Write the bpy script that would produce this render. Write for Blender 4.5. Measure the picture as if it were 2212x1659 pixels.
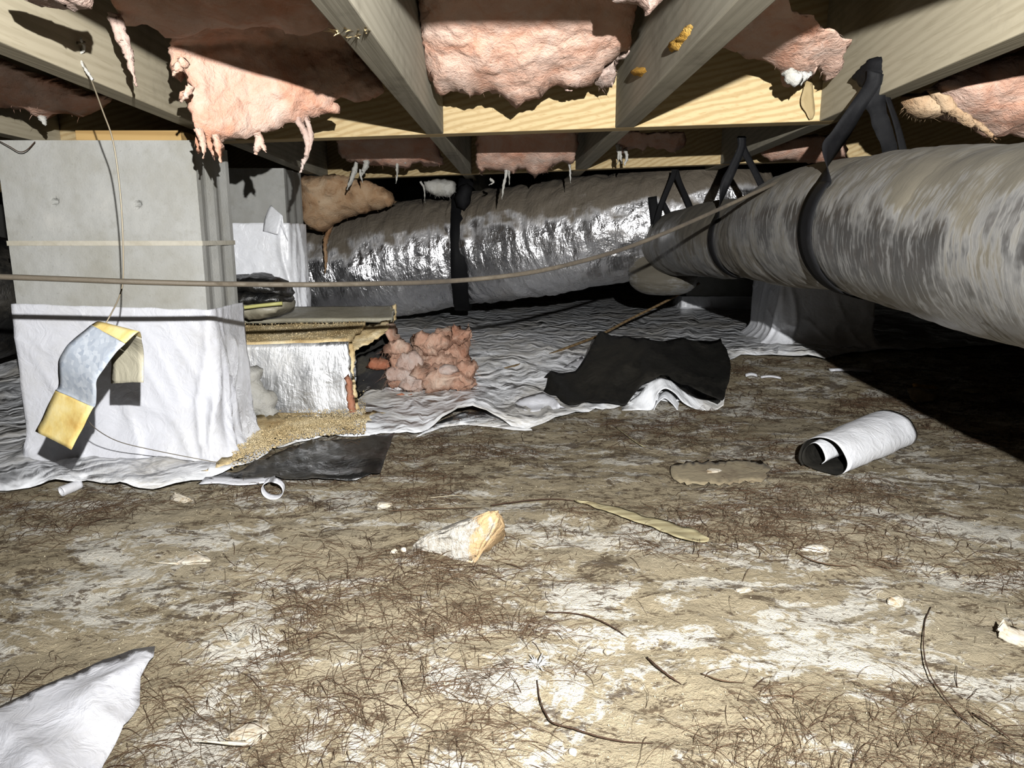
import bpy, bmesh, math, random
import numpy as np
from mathutils import Vector, noise
from mathutils.geometry import delaunay_2d_cdt

for o in list(bpy.data.objects): bpy.data.objects.remove(o, do_unlink=True)
SC = bpy.context.scene
COL = SC.collection
R = random.Random(7)

# ------------------------------------------------------------------ camera, world, light, exposure
CAMZ, F = 0.475, 1600.0
PITCH = math.atan(319.0 / F)
cam_d = bpy.data.cameras.new('camera'); cam = bpy.data.objects.new('camera', cam_d); COL.objects.link(cam)
cam_d.sensor_width = 36.0; cam_d.lens = F / 2212.0 * 36.0; cam_d.clip_start = 0.02
cam.location = (0, 0, CAMZ); cam.rotation_euler = (math.pi / 2 - PITCH, 0, 0)
SC.camera = cam
w = bpy.data.worlds.new('world'); SC.world = w; w.use_nodes = True
w.node_tree.nodes['Background'].inputs[0].default_value = (0.8, 0.9, 1.0, 1)
w.node_tree.nodes['Background'].inputs[1].default_value = 0.002
LIGHT = (0.105, -0.15, 0.633)
ld = bpy.data.lights.new('headlamp', 'SPOT'); ld.energy = 365; ld.shadow_soft_size = 0.0045; ld.color = (1.0, 0.995, 0.98)
ld.spot_size = math.radians(122); ld.spot_blend = 0.8
lo = bpy.data.objects.new('headlamp', ld); lo.location = LIGHT; lo.rotation_euler = (math.radians(90 + 1), 0, 0); COL.objects.link(lo)
SC.view_settings.view_transform = 'Standard'; SC.view_settings.look = 'None'
SC.view_settings.gamma = 1.0; SC.view_settings.use_curve_mapping = False
SC.view_settings.exposure = 0.0

# ------------------------------------------------------------------ measuring helpers (pixels of the 2212x1659 photograph -> places)
CP, SP = math.cos(PITCH), math.sin(PITCH)
def ray(px, py):
    u = (px - 1106.0) / F; v = (829.5 - py) / F
    return Vector((u, CP + v * SP, v * CP - SP))
def at(px, py, Y):
    d = ray(px, py); t = Y / d.y
    return Vector((d.x * t, Y, CAMZ + d.z * t))
def atz(px, py, z):
    d = ray(px, py); t = (z - CAMZ) / d.z
    return Vector((d.x * t, d.y * t, z))
def sstep(a, b, x):
    t = min(1, max(0, (x - a) / (b - a))); return t * t * (3 - 2 * t)
def g(x, y):                                     # large shape of the dirt
    return (0.085 * sstep(1.9, 2.6, y) + 0.010 * noise.noise(Vector((x * 2.1, y * 2.1, 3.3)))
            + 0.006 * noise.noise(Vector((x * 5.5, y * 5.5, 1.3))))
def gnd(px, py, dz=0.0):
    z = dz
    for _ in range(14):
        p = atz(px, min(py, 5000), min(z, CAMZ - 0.02)); z = 0.5 * z + 0.5 * (g(p.x, min(p.y, 8)) + dz)
    return Vector((p.x, p.y, z))
def nv(p, s): return noise.noise_vector(Vector(p) * s)
ALB = 0.43                                       # colours darkened to keep bounce light out of shadows; headlamp power compensates
def lin(c): return tuple(ALB * ((v / 255) / 12.92 if v / 255 <= 0.04045 else ((v / 255 + 0.055) / 1.055) ** 2.4) for v in c)
def crom(pts, n):
    """Catmull-Rom through rows of any width"""
    P = [np.array(p, float) for p in pts]; P = [2 * P[0] - P[1]] + P + [2 * P[-1] - P[-2]]
    out = []; m = len(P) - 3
    for i in range(n + 1):
        s = i / n * m; k = min(int(s), m - 1); t = s - k
        a, b, c, d = P[k:k + 4]
        out.append(0.5 * ((2 * b) + (c - a) * t + (2 * a - 5 * b + 4 * c - d) * t * t + (3 * b - a - 3 * c + d) * t ** 3))
    return out

# ------------------------------------------------------------------ object helpers
def tag(o, label=None, cat=None, group=None, kind=None):
    if label: o['label'] = label
    if cat: o['category'] = cat
    if group: o['group'] = group
    if kind: o['kind'] = kind
    return o
def empty(name, loc, label, cat, group=None):
    o = bpy.data.objects.new(name, None); o.location = loc; o.empty_display_size = 0.05; COL.objects.link(o)
    return tag(o, label, cat, group)
def wloc(o):
    v = Vector(o.location)
    while o.parent: o = o.parent; v += Vector(o.location)
    return v
def build(name, verts, faces, mat, parent=None, smooth=True, uvs=None, solid=0.0, bevel=0.0, auto=None, mats=None, fm=None):
    V = np.array([tuple(v) for v in verts], float)
    org = np.array([(V[:, 0].min() + V[:, 0].max()) / 2, (V[:, 1].min() + V[:, 1].max()) / 2, V[:, 2].min()])
    me = bpy.data.meshes.new(name); me.from_pydata((V - org).tolist(), [], [list(f) for f in faces])
    for m in (mats or [mat]): me.materials.append(m)
    if fm is not None: me.polygons.foreach_set('material_index', fm)
    if smooth: me.polygons.foreach_set('use_smooth', [True] * len(me.polygons))
    if uvs is not None:
        uv = me.uv_layers.new(name='UVMap'); li = np.zeros(len(me.loops), int); me.loops.foreach_get('vertex_index', li)
        uv.data.foreach_set('uv', np.array(uvs, float)[li].ravel())
    me.update()
    o = bpy.data.objects.new(name, me); COL.objects.link(o)
    if parent: o.parent = parent; o.location = Vector(org) - wloc(parent)
    else: o.location = org
    if bevel:
        b = o.modifiers.new('bevel', 'BEVEL'); b.width = bevel; b.segments = 2; b.limit_method = 'ANGLE'
    if solid:
        s = o.modifiers.new('solid', 'SOLIDIFY'); s.thickness = solid; s.offset = 0
    return o
def fix(o):
    bm = bmesh.new(); bm.from_mesh(o.data); bmesh.ops.recalc_face_normals(bm, faces=bm.faces); bm.to_mesh(o.data); bm.free(); return o
def prism(c4, axis, h0=None):
    """box from 4 ground corners [(x,y)] and (z0,z1)"""
    z0, z1 = axis
    v = [(x, y, z0) for x, y in c4] + [(x, y, z1) for x, y in c4]
    return v, [(3, 2, 1, 0), (4, 5, 6, 7), (0, 1, 5, 4), (1, 2, 6, 5), (2, 3, 7, 6), (3, 0, 4, 7)]
def box(x0, x1, y0, y1, z0, z1): return prism([(x0, y0), (x1, y0), (x1, y1), (x0, y1)], (z0, z1))
def grid_faces(nr, nc, wrap=False, off=0):
    f = []
    for i in range(nr - 1):
        for j in range(nc - (0 if wrap else 1)):
            a = off + i * nc + j; b = off + i * nc + (j + 1) % nc
            f.append((a, b, b + nc, a + nc))
    return f
def tube_geo(pts, rad, sides=8, seg=6, wob=0.0, flat=1.0, off=0):
    """pts 3D list; rad number or list; returns verts, faces, uvs"""
    if not isinstance(rad, (list, tuple)): rad = [rad] * len(pts)
    rows = crom([list(p) + [r] for p, r in zip(pts, rad)], (len(pts) - 1) * seg)
    P = [Vector(r[:3]) for r in rows]; V = []; U = []; L = 0; up = None
    for i, p in enumerate(P):
        t = (P[min(i + 1, len(P) - 1)] - P[max(i - 1, 0)])
        t = t.normalized() if t.length > 1e-9 else Vector((0, 1, 0))
        if up is None: up = Vector((0, 0, 1)) if abs(t.z) < 0.9 else Vector((1, 0, 0))
        n = t.cross(up)
        if n.length < 1e-6: n = t.orthogonal()
        n.normalize(); b = n.cross(t).normalized(); up = b
        if i: L += (p - P[i - 1]).length
        r = max(1e-5, rows[i][3])
        for k in range(sides):
            a = 2 * math.pi * k / sides
            q = p + n * (r * math.cos(a)) + b * (r * flat * math.sin(a))
            if wob: q += nv(q, 1.0 / max(r, 0.002) * 0.7) * wob
            V.append(q); U.append((L, k / sides))
    f = grid_faces(len(P), sides, True, off)
    f.append(tuple(off + k for k in reversed(range(sides)))); n0 = off + (len(P) - 1) * sides; f.append(tuple(n0 + k for k in range(sides)))
    return V, f, U
def tube(name, pts, rad, mat, parent=None, **k):
    v, f, u = tube_geo(pts, rad, **k); return build(name, v, f, mat, parent)
def ribbon(name, rows, mat, parent=None, n=24, m=4, solid=0.0012, wob=0.0, ws=20):
    """rows: list of (left, right) points -> smooth band"""
    rr = crom([list(a) + list(b) for a, b in rows], n); V = []
    for r in rr:
        a, b = Vector(r[:3]), Vector(r[3:])
        for j in range(m + 1):
            p = a.lerp(b, j / m)
            if wob: p = p + nv(p, ws) * wob
            V.append(p)
    return build(name, V, grid_faces(n + 1, m + 1), mat, parent, solid=solid)
def seg_dist(P, O):
    A = O; B = np.roll(O, -1, 0); d = np.full(len(P), 1e9)
    for a, b in zip(A, B):
        ab = b - a; t = np.clip(((P - a) @ ab) / max(ab @ ab, 1e-9), 0, 1)
        d = np.minimum(d, np.hypot(*(P - (a + t[:, None] * ab)).T))
    return d
def inside(P, O):
    x, y = P[:, 0], P[:, 1]; r = np.zeros(len(P), bool)
    for (x0, y0), (x1, y1) in zip(O, np.roll(O, -1, 0)):
        if y0 == y1: continue
        c = ((y0 > y) != (y1 > y)) & (x < (x1 - x0) * (y - y0) / (y1 - y0) + x0); r ^= c
    return r
def fill(outline, step, jag=0.0, seed=0, extra=None):
    """refine an outline, fill it with points and triangulate; outline rows (px, py, extra...)"""
    O = np.array(outline, float); pts = []
    rr = random.Random(seed)
    for a, b in zip(O, np.roll(O, -1, 0)):
        n = max(1, int(np.hypot(*(b - a)[:2]) / step))
        for k in range(n):
            q = a + (b - a) * k / n; q = q.copy()
            if jag: q[0] += rr.uniform(-jag, jag); q[1] += rr.uniform(-jag, jag)
            pts.append(q)
    Q = np.array(pts); o2 = Q[:, :2]
    x0, y0 = o2.min(0); x1, y1 = o2.max(0)
    G = np.array([(x + rr.uniform(-.25, .25) * step, y + rr.uniform(-.25, .25) * step)
                  for y in np.arange(y0, y1, step) for x in np.arange(x0, x1, step)])
    if len(G):
        G = G[inside(G, o2)]
    if len(G):
        d = seg_dist(G, o2); G = G[d > step * .55]
    A = np.vstack([o2, G]) if len(G) else o2
    n = len(o2)
    r = delaunay_2d_cdt([Vector(p) for p in A.tolist()], [(i, (i + 1) % n) for i in range(n)], [], 1, 1e-5)
    V = np.array([tuple(v) for v in r[0]]); Fc = [tuple(f) for f in r[2]]
    return V, Fc, Q, seg_dist(V, o2)
def idw(V, Q, col, p=3):
    out = np.zeros(len(V))
    for i, v in enumerate(V):
        d = ((Q[:, :2] - v) ** 2).sum(1) ** (p / 2) + 1e-3; wgt = 1 / d; out[i] = (wgt * Q[:, col]).sum() / wgt.sum()
    return out
def pillow(name, outline, Y, mat, parent=None, front=.05, back=.05, step=9, amp=.006, ns=22, jag=0, w=None, seed=1, fold=0.0):
    """a soft body of real thickness whose edge is the outline, standing about the depth Y"""
    V2, Fc, Q, d = fill(outline, step, jag, seed)
    ww = w or max(d.max() * 0.9, 1e-3)
    fr, bk, mp = [], [], {}
    VV = []; N = len(V2)
    for i, (x, y) in enumerate(V2):
        yy = Y(x, y) if callable(Y) else Y
        s = math.sqrt(max(0, 1 - (1 - min(1, d[i] / ww)) ** 2)) if d[i] > 1e-4 else 0.0
        p = at(x, y, yy)
        def disp(q):
            q = Vector(q); e = nv(q, ns) * amp + nv(q, ns * 2.7) * amp * .45 + nv(q, ns * 6) * amp * .28
            if fold: e += Vector((0, -1, 0)) * fold * abs(noise.noise(q * ns * .5 + Vector((seed, 0, 0))))
            return q + e
        VV.append(disp(p + Vector((0, -front * s, 0))))
        bk.append((i, s, p, disp))
    faces = [f for f in Fc]
    idx = {}
    for i, s, p, disp in bk:
        if s == 0: idx[i] = i
        else: idx[i] = len(VV); VV.append(disp(p + Vector((0, back * s, 0))))
    faces += [tuple(idx[k] for k in reversed(f)) for f in Fc]
    return fix(build(name, VV, faces, mat, parent))
def sheet(name, outline, mat, parent=None, step=14, amp=.004, ns=14, fall=40, base=.006, solid=.0008, seed=1, jag=0, ridge=0.0):
    """a film lying on the dirt: outline rows (px, py, lift of that edge point)"""
    V2, Fc, Q, d = fill(outline, step, jag, seed)
    lift = idw(V2, Q, 2); VV = []
    for i, (x, y) in enumerate(V2):
        k = math.exp(-d[i] / fall) if fall else 1.0
        h = base + (lift[i] - base) * k
        p = gnd(x, y, h); e = nv(p, ns)
        rg = 1 - abs(noise.noise(Vector((p.x * ns * .6, p.y * ns * .6, seed)))) * 2
        p = p + Vector((e.x * amp * .6, e.y * amp * .6, abs(e.z) * amp + max(0, rg) ** 2 * ridge))
        VV.append(p)
    return build(name, VV, Fc, mat, parent, solid=solid)

# ------------------------------------------------------------------ materials
def N(nt, t, **kw):
    n = nt.nodes.new(t)
    for k, v in kw.items():
        if k.startswith('i_'):
            key = k[2:]; n.inputs[int(key) if key.isdigit() else key.replace('_', ' ')].default_value = v
        else: setattr(n, k, v)
    return n
def mat(name, base, rough=.8, metal=0.0, spec=.5):
    m = bpy.data.materials.new(name); m.use_nodes = True; nt = m.node_tree; b = nt.nodes['Principled BSDF']
    b.inputs['Base Color'].default_value = (*base, 1); b.inputs['Roughness'].default_value = rough
    b.inputs['Metallic'].default_value = metal; b.inputs['Specular IOR Level'].default_value = spec
    return m, nt, b
def coords(nt, scale=(1, 1, 1), src='Object', rot=(0, 0, 0)):
    tc = N(nt, 'ShaderNodeTexCoord'); mp = N(nt, 'ShaderNodeMapping'); mp.inputs['Scale'].default_value = scale; mp.inputs['Rotation'].default_value = rot
    if src == 'World':
        ge = N(nt, 'ShaderNodeNewGeometry'); nt.links.new(ge.outputs['Position'], mp.inputs[0])
    else: nt.links.new(tc.outputs[src], mp.inputs[0])
    return mp.outputs[0]
def tex(nt, vec, scale, detail=4, rough=.55, dist=0.0):
    n = N(nt, 'ShaderNodeTexNoise'); n.inputs['Scale'].default_value = scale; n.inputs['Detail'].default_value = detail
    n.inputs['Roughness'].default_value = rough; n.inputs['Distortion'].default_value = dist
    nt.links.new(vec, n.inputs['Vector']); return n.outputs['Fac']
def ramp(nt, fac, stops):
    r = N(nt, 'ShaderNodeValToRGB'); e = r.color_ramp.elements
    while len(e) < len(stops): e.new(0.5)
    for el, (p, c) in zip(e, stops): el.position = p; el.color = (*c, 1) if len(c) == 3 else c
    nt.links.new(fac, r.inputs[0]); return r.outputs[0]
def fmap(nt, fac, a, b, c=0.0, d=1.0):
    r = N(nt, 'ShaderNodeMapRange'); r.interpolation_type = 'SMOOTHSTEP'
    for i, v in zip(('From Min', 'From Max', 'To Min', 'To Max'), (a, b, c, d)): r.inputs[i].default_value = v
    nt.links.new(fac, r.inputs[0]); return r.outputs[0]
def mix(nt, fac, a, b, mode='MIX'):
    m = N(nt, 'ShaderNodeMix', data_type='RGBA', blend_type=mode)
    for i, v in ((0, fac), (6, a), (7, b)):
        if hasattr(v, 'is_linked'): nt.links.new(v, m.inputs[i])
        else: m.inputs[i].default_value = v if not isinstance(v, tuple) else (*v, 1)
    return m.outputs[2]
def mth(nt, op, a, b=0.0):
    m = N(nt, 'ShaderNodeMath', operation=op); m.use_clamp = False
    for i, v in ((0, a), (1, b)):
        if hasattr(v, 'is_linked'): nt.links.new(v, m.inputs[i])
        else: m.inputs[i].default_value = v
    return m.outputs[0]
def bump(nt, b, h, dist=.002, strength=1.0):
    n = N(nt, 'ShaderNodeBump'); n.inputs['Distance'].default_value = dist; n.inputs['Strength'].default_value = strength
    nt.links.new(h, n.inputs['Height']); nt.links.new(n.outputs[0], b.inputs['Normal'])

def wood(name, c0, c1, axis, stain=(.05, .042, .03), st=.35, grain=.6, ring=26):
    m, nt, b = mat(name, c0, .85, spec=.12)
    sc = [1, 1, 1]; sc[axis] = .045
    v = coords(nt, tuple(sc), 'World')
    wv = N(nt, 'ShaderNodeTexWave', wave_type='BANDS', bands_direction='DIAGONAL'); nt.links.new(v, wv.inputs['Vector'])
    for k, q in (('Scale', ring), ('Distortion', 5.0), ('Detail', 3.0), ('Detail Scale', .55), ('Detail Roughness', .55)): wv.inputs[k].default_value = q
    n1 = wv.outputs['Fac']
    sc2 = [210, 210, 210]; sc2[axis] = 2.5
    n2 = tex(nt, coords(nt, tuple(sc2), 'World'), 1.0, 3, .6)
    c = ramp(nt, n1, [(.1, c1), (.55, c0), (.9, tuple(min(1, x * 1.08) for x in c0))])
    c = mix(nt, 1 - grain, c, c0)
    n3 = tex(nt, coords(nt, (1, 1, 1), 'World'), 4.5, 5, .65); n4 = tex(nt, coords(nt, (1, 1, 1), 'World'), 30, 5, .7)
    c = mix(nt, fmap(nt, mth(nt, 'ADD', n3, mth(nt, 'MULTIPLY', mth(nt, 'SUBTRACT', n4, .5), .5)), .5, .78, 0, st), c, stain)
    c = mix(nt, fmap(nt, n2, .52, .72, 0, .55), c, c1)
    nt.links.new(c, b.inputs['Base Color']); bump(nt, b, n2, .0008, .5); return m
M = {}
M['joist'] = wood('joist_wood', lin((204, 193, 166)), lin((176, 164, 136)), 1, st=.35, grain=.3, ring=40)
M['joist_grey'] = wood('weathered_joist_wood', lin((184, 177, 158)), lin((150, 143, 124)), 1, st=.5, grain=.3, ring=40)
M['girder'] = wood('yellow_pine', lin((228, 204, 156)), lin((196, 164, 112)), 0, st=.12, grain=.55, ring=46)
M['pine_end'] = wood('pine_shim', lin((214, 178, 118)), lin((180, 142, 86)), 0, st=.1)
M['sub'] = wood('subfloor_board', lin((120, 90, 62)), lin((86, 62, 42)), 0)

def insul(name, a, bcol, c, amt=.5):
    m, nt, b = mat(name, a, 1.0, spec=.05)
    v = coords(nt, (1, 1, 1), 'World')
    n1 = tex(nt, v, 11, 6, .62, .8); n2 = tex(nt, v, 34, 5, .65, 1.0); n3 = tex(nt, v, 170, 3, .7)
    col = ramp(nt, n1, [(.3, bcol), (.5, a), (.7, c)])
    col = mix(nt, fmap(nt, n2, .5, .75, 0, amt), col, c); col = mix(nt, fmap(nt, n2, .28, .45, .55, 0), col, bcol)
    nt.links.new(col, b.inputs['Base Color'])
    b.inputs['Subsurface Weight'].default_value = .0
    bump(nt, b, mth(nt, 'ADD', mth(nt, 'MULTIPLY', n2, .8), mth(nt, 'MULTIPLY', n3, .7)), .006, .7); return m
M['pink'] = insul('pink_fibreglass', lin((236, 194, 172)), lin((226, 164, 134)), lin((242, 214, 198)))
M['pinkw'] = insul('pale_fibreglass', lin((214, 186, 172)), lin((188, 156, 142)), lin((226, 212, 204)))
M['tan'] = insul('tan_fibreglass', lin((196, 160, 124)), lin((150, 110, 78)), lin((216, 190, 158)))
M['clump'] = insul('dirty_pink_fibreglass', lin((216, 172, 148)), lin((178, 128, 104)), lin((234, 208, 188)))
M['red'] = insul('salmon_fibreglass', lin((206, 138, 108)), lin((180, 106, 78)), lin((222, 172, 144)))
M['whitef'] = insul('white_fibreglass', lin((212, 210, 202)), lin((180, 176, 164)), lin((226, 224, 220)))

def foil(name, dirt=(.16, .135, .10), dirt_amt=.6, wr=1.0, rough=.28, top=.4, base=(.62, .62, .63), streak=(34, 5), lo=.1, hi=.75):
    m, nt, b = mat(name, base, rough, 1.0)
    tc = N(nt, 'ShaderNodeTexCoord')
    def uvn(sc, rot, scale_d, dist):
        mp = N(nt, 'ShaderNodeMapping'); mp.inputs['Scale'].default_value = (*sc, 1); mp.inputs['Rotation'].default_value = (0, 0, rot); nt.links.new(tc.outputs['UV'], mp.inputs[0])
        return tex(nt, mp.outputs[0], 1.0, scale_d, .6, dist)
    n1 = uvn(streak, .12, 5, .8); n2 = uvn((15, 7), .5, 4, 1.6); n5 = uvn((150, 22), .1, 3, .6)
    v = coords(nt, (1, 1, 1), 'World'); n3 = tex(nt, v, 5, 5, .65); n4 = tex(nt, v, 26, 4, .6, 1.5)
    ge = N(nt, 'ShaderNodeNewGeometry'); sx = N(nt, 'ShaderNodeSeparateXYZ'); nt.links.new(ge.outputs['Normal'], sx.inputs[0])
    up = fmap(nt, mth(nt, 'ADD', sx.outputs['Z'], mth(nt, 'MULTIPLY', mth(nt, 'SUBTRACT', n3, .5), .5)), lo, hi, 0, top)
    d = mth(nt, 'ADD', mth(nt, 'MULTIPLY', fmap(nt, n3, .38, .68), dirt_amt), up)
    d = mth(nt, 'ADD', d, mth(nt, 'MULTIPLY', fmap(nt, mth(nt, 'ADD', n5, mth(nt, 'MULTIPLY', n1, .3)), .6, .8), .4 * dirt_amt))
    d = fmap(nt, d, .05, .95, 0, .97)
    n6 = tex(nt, v, 14, 4)
    dc = mix(nt, n6, dirt, tuple(x * .62 for x in dirt))
    nt.links.new(mix(nt, d, base, dc), b.inputs['Base Color'])
    nt.links.new(mth(nt, 'SUBTRACT', 1.0, d), b.inputs['Metallic'])
    nt.links.new(mth(nt, 'ADD', rough, mth(nt, 'MULTIPLY', d, .45)), b.inputs['Roughness'])
    h = mth(nt, 'ADD', mth(nt, 'MULTIPLY', n1, wr * .55), mth(nt, 'MULTIPLY', n2, wr)); h = mth(nt, 'ADD', h, mth(nt, 'MULTIPLY', n5, .12 * wr)); h = mth(nt, 'ADD', h, mth(nt, 'MULTIPLY', n4, .45 * wr))
    bump(nt, b, h, .011, .75); return m
M['foil'] = foil('bright_duct_foil', dirt=lin((122, 108, 86)), dirt_amt=.20, top=.9, rough=.27, lo=.12, hi=.5, streak=(22, 4), base=(.72, .72, .74))
M['foil2'] = foil('dusty_duct_foil', dirt=lin((104, 96, 78)), dirt_amt=.85, top=.7, rough=.40, wr=.12, lo=.0, hi=.9, streak=(120, 14), base=(.25, .25, .247))
M['foilbox'] = foil('flat_board_foil', dirt=lin((176, 168, 146)), dirt_amt=.35, wr=.35, rough=.35, top=.1, base=(.72, .73, .75))

def cmu():
    m, nt, b = mat('concrete_block', lin((190, 190, 184)), .95, spec=.15)
    v = coords(nt, (1, 1, 1), 'World'); n1 = tex(nt, v, 9, 5, .6); n2 = tex(nt, v, 240, 3, .7); n3 = tex(nt, v, 45, 4, .6)
    c = ramp(nt, n1, [(.3, lin((176, 174, 164))), (.55, lin((192, 192, 187))), (.75, lin((204, 203, 197)))])
    c = mix(nt, fmap(nt, n3, .55, .72, 0, .35), c, lin((166, 164, 154))); c = mix(nt, fmap(nt, n2, .6, .75, 0, .5), c, lin((146, 144, 136)))
    nt.links.new(c, b.inputs['Base Color']); bump(nt, b, mth(nt, 'ADD', n2, n3), .0012, .6); return m
M['cmu'] = cmu()
def plast(name, c, dirt, amt, rough=.32, big=.004, fr=(5, 28), det=5, spec=.5):
    m, nt, b = mat(name, c, rough, spec=spec)
    v = coords(nt, (1, 1, 1), 'World'); n1 = tex(nt, v, fr[0], 6, .65, .5); n2 = tex(nt, v, fr[1], det, .6 if det > 3 else .4, 1.5); n3 = tex(nt, v, 90, 3)
    d = fmap(nt, mth(nt, 'ADD', n1, mth(nt, 'MULTIPLY', n3, .25)), .52, .80, 0, amt)
    nt.links.new(mix(nt, d, c, dirt), b.inputs['Base Color'])
    nt.links.new(mth(nt, 'ADD', rough, mth(nt, 'MULTIPLY', d, .6)), b.inputs['Roughness'])
    bump(nt, b, mth(nt, 'ADD', n2, mth(nt, 'MULTIPLY', n1, .6)), big, .7); return m
M['mortar'] = plast('mortar', lin((214, 208, 192)), lin((180, 172, 150)), .6, .95, .002)
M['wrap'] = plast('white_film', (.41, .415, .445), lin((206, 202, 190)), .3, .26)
M['wrap2'] = plast('brightened_white_film', (.62, .63, .66), lin((210, 206, 196)), .25, .28)  # white film lightened in colour, standing in for light these pieces lack
M['barrier'] = plast('dusty_white_film', (.54, .55, .57), lin((200, 188, 162)), .6, .24, .055, (4, 8), 2)
M['blackp'] = plast('black_film', (.006, .006, .006), lin((84, 78, 66)), .55, .3, .006)
M['blackd'] = plast('dusty_black_film', (.006, .0058, .005), lin((58, 54, 46)), .5, .6, .008, (5, 14), 5, .15)
M['liner'] = plast('grey_liner', (.016, .016, .017), lin((120, 110, 84)), .6, .7, .003)
M['drab'] = plast('dirty_board', lin((168, 154, 124)), lin((120, 102, 78)), .9, .95, .004)
M['strap'] = plast('black_strap', (.004, .004, .0045), (.010, .010, .010), .4, .6, .0012, (5, 28), 5, .07)
M['dark'] = mat('dark_hole', (.008, .008, .008), .9)[0]
M['cable'] = plast('grey_brown_cable', lin((84, 74, 58)), lin((54, 45, 34)), .9, .75, .002)
M['wire'] = mat('thin_wire', lin((150, 138, 116)), .5, .4)[0]
M['stick'] = wood('dry_stick', lin((150, 126, 92)), lin((112, 88, 58)), 1)
def galv():
    m, nt, b = mat('galvanised_sheet', (.4, .43, .48), .40, .15)
    v = coords(nt, (1, 1, 1), 'World'); vo = N(nt, 'ShaderNodeTexVoronoi'); vo.inputs['Scale'].default_value = 150; nt.links.new(v, vo.inputs['Vector'])
    n = tex(nt, v, 60, 4)
    c = mix(nt, vo.outputs['Color'], lin((176, 186, 200)), lin((226, 232, 240)))
    c = mix(nt, fmap(nt, n, .5, .7, 0, .5), c, lin((190, 200, 214)))
    nt.links.new(c, b.inputs['Base Color']); bump(nt, b, n, .001, .5); return m
M['galv'] = galv()
def goldm():
    m, nt, b = mat('golden_tape', lin((232, 204, 128)), .5, 0)
    v = coords(nt, (1, 1, 1), 'World'); n = tex(nt, v, 28, 5, .6); n2 = tex(nt, v, 120, 3)
    nt.links.new(ramp(nt, n, [(.3, lin((206, 168, 92))), (.5, lin((234, 208, 132))), (.72, lin((246, 230, 172)))]), b.inputs['Base Color'])
    bump(nt, b, n2, .001, .5); return m
M['gold'] = goldm()
M['cream'] = plast('cream_backing', lin((196, 190, 168)), lin((140, 130, 104)), .5, .4, .003)
M['kraft'] = plast('kraft_paper', lin((186, 164, 118)), lin((140, 116, 76)), .6, .8, .002)
M['foam'] = insul('yellow_foam', lin((226, 176, 84)), lin((190, 138, 52)), lin((238, 204, 128)))
M['dust'] = insul('tan_duct_dust', (.46, .36, .20), (.30, .21, .10), (.58, .50, .34))
M['leaf'] = wood('dry_leaf', lin((186, 176, 140)), lin((136, 122, 90)), 0, stain=lin((110, 80, 44)))
M['yellow'] = mat('yellow_stick', lin((226, 222, 140)), .5)[0]
def pebm():
    m, nt, b = mat('chalky_pebble', lin((222, 212, 194)), .95, spec=.15)
    n = tex(nt, coords(nt, (1, 1, 1), 'World'), 60, 5, .65, .6)
    nt.links.new(ramp(nt, n, [(.32, lin((168, 142, 106))), (.45, lin((218, 206, 184))), (.75, lin((236, 230, 218)))]), b.inputs['Base Color']); bump(nt, b, n, .003, .8); return m
M['pebble'] = pebm()
def stone():
    m, nt, b = mat('pale_stone', lin((216, 208, 194)), .95, spec=.15)
    v = coords(nt, (1, 1, 1), 'World'); n = tex(nt, v, 22, 6, .65, .6); n2 = tex(nt, v, 120, 4, .7)
    gx = N(nt, 'ShaderNodeSeparateXYZ'); nt.links.new(coords(nt, (1, 1, 1), 'Generated'), gx.inputs[0])
    k = fmap(nt, mth(nt, 'ADD', gx.outputs['X'], mth(nt, 'MULTIPLY', mth(nt, 'SUBTRACT', n, .5), 1.4)), .64, .82)
    c = ramp(nt, n2, [(.3, lin((176, 164, 146))), (.5, lin((216, 210, 198))), (.75, lin((232, 228, 220)))])
    c = mix(nt, k, c, lin((210, 178, 134))); c = mix(nt, fmap(nt, n, .62, .70, 0, .7), c, lin((120, 92, 62)))
    nt.links.new(c, b.inputs['Base Color']); bump(nt, b, mth(nt, 'ADD', n, mth(nt, 'MULTIPLY', n2, .6)), .006, 1.0); return m
M['stone'] = stone()
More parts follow.
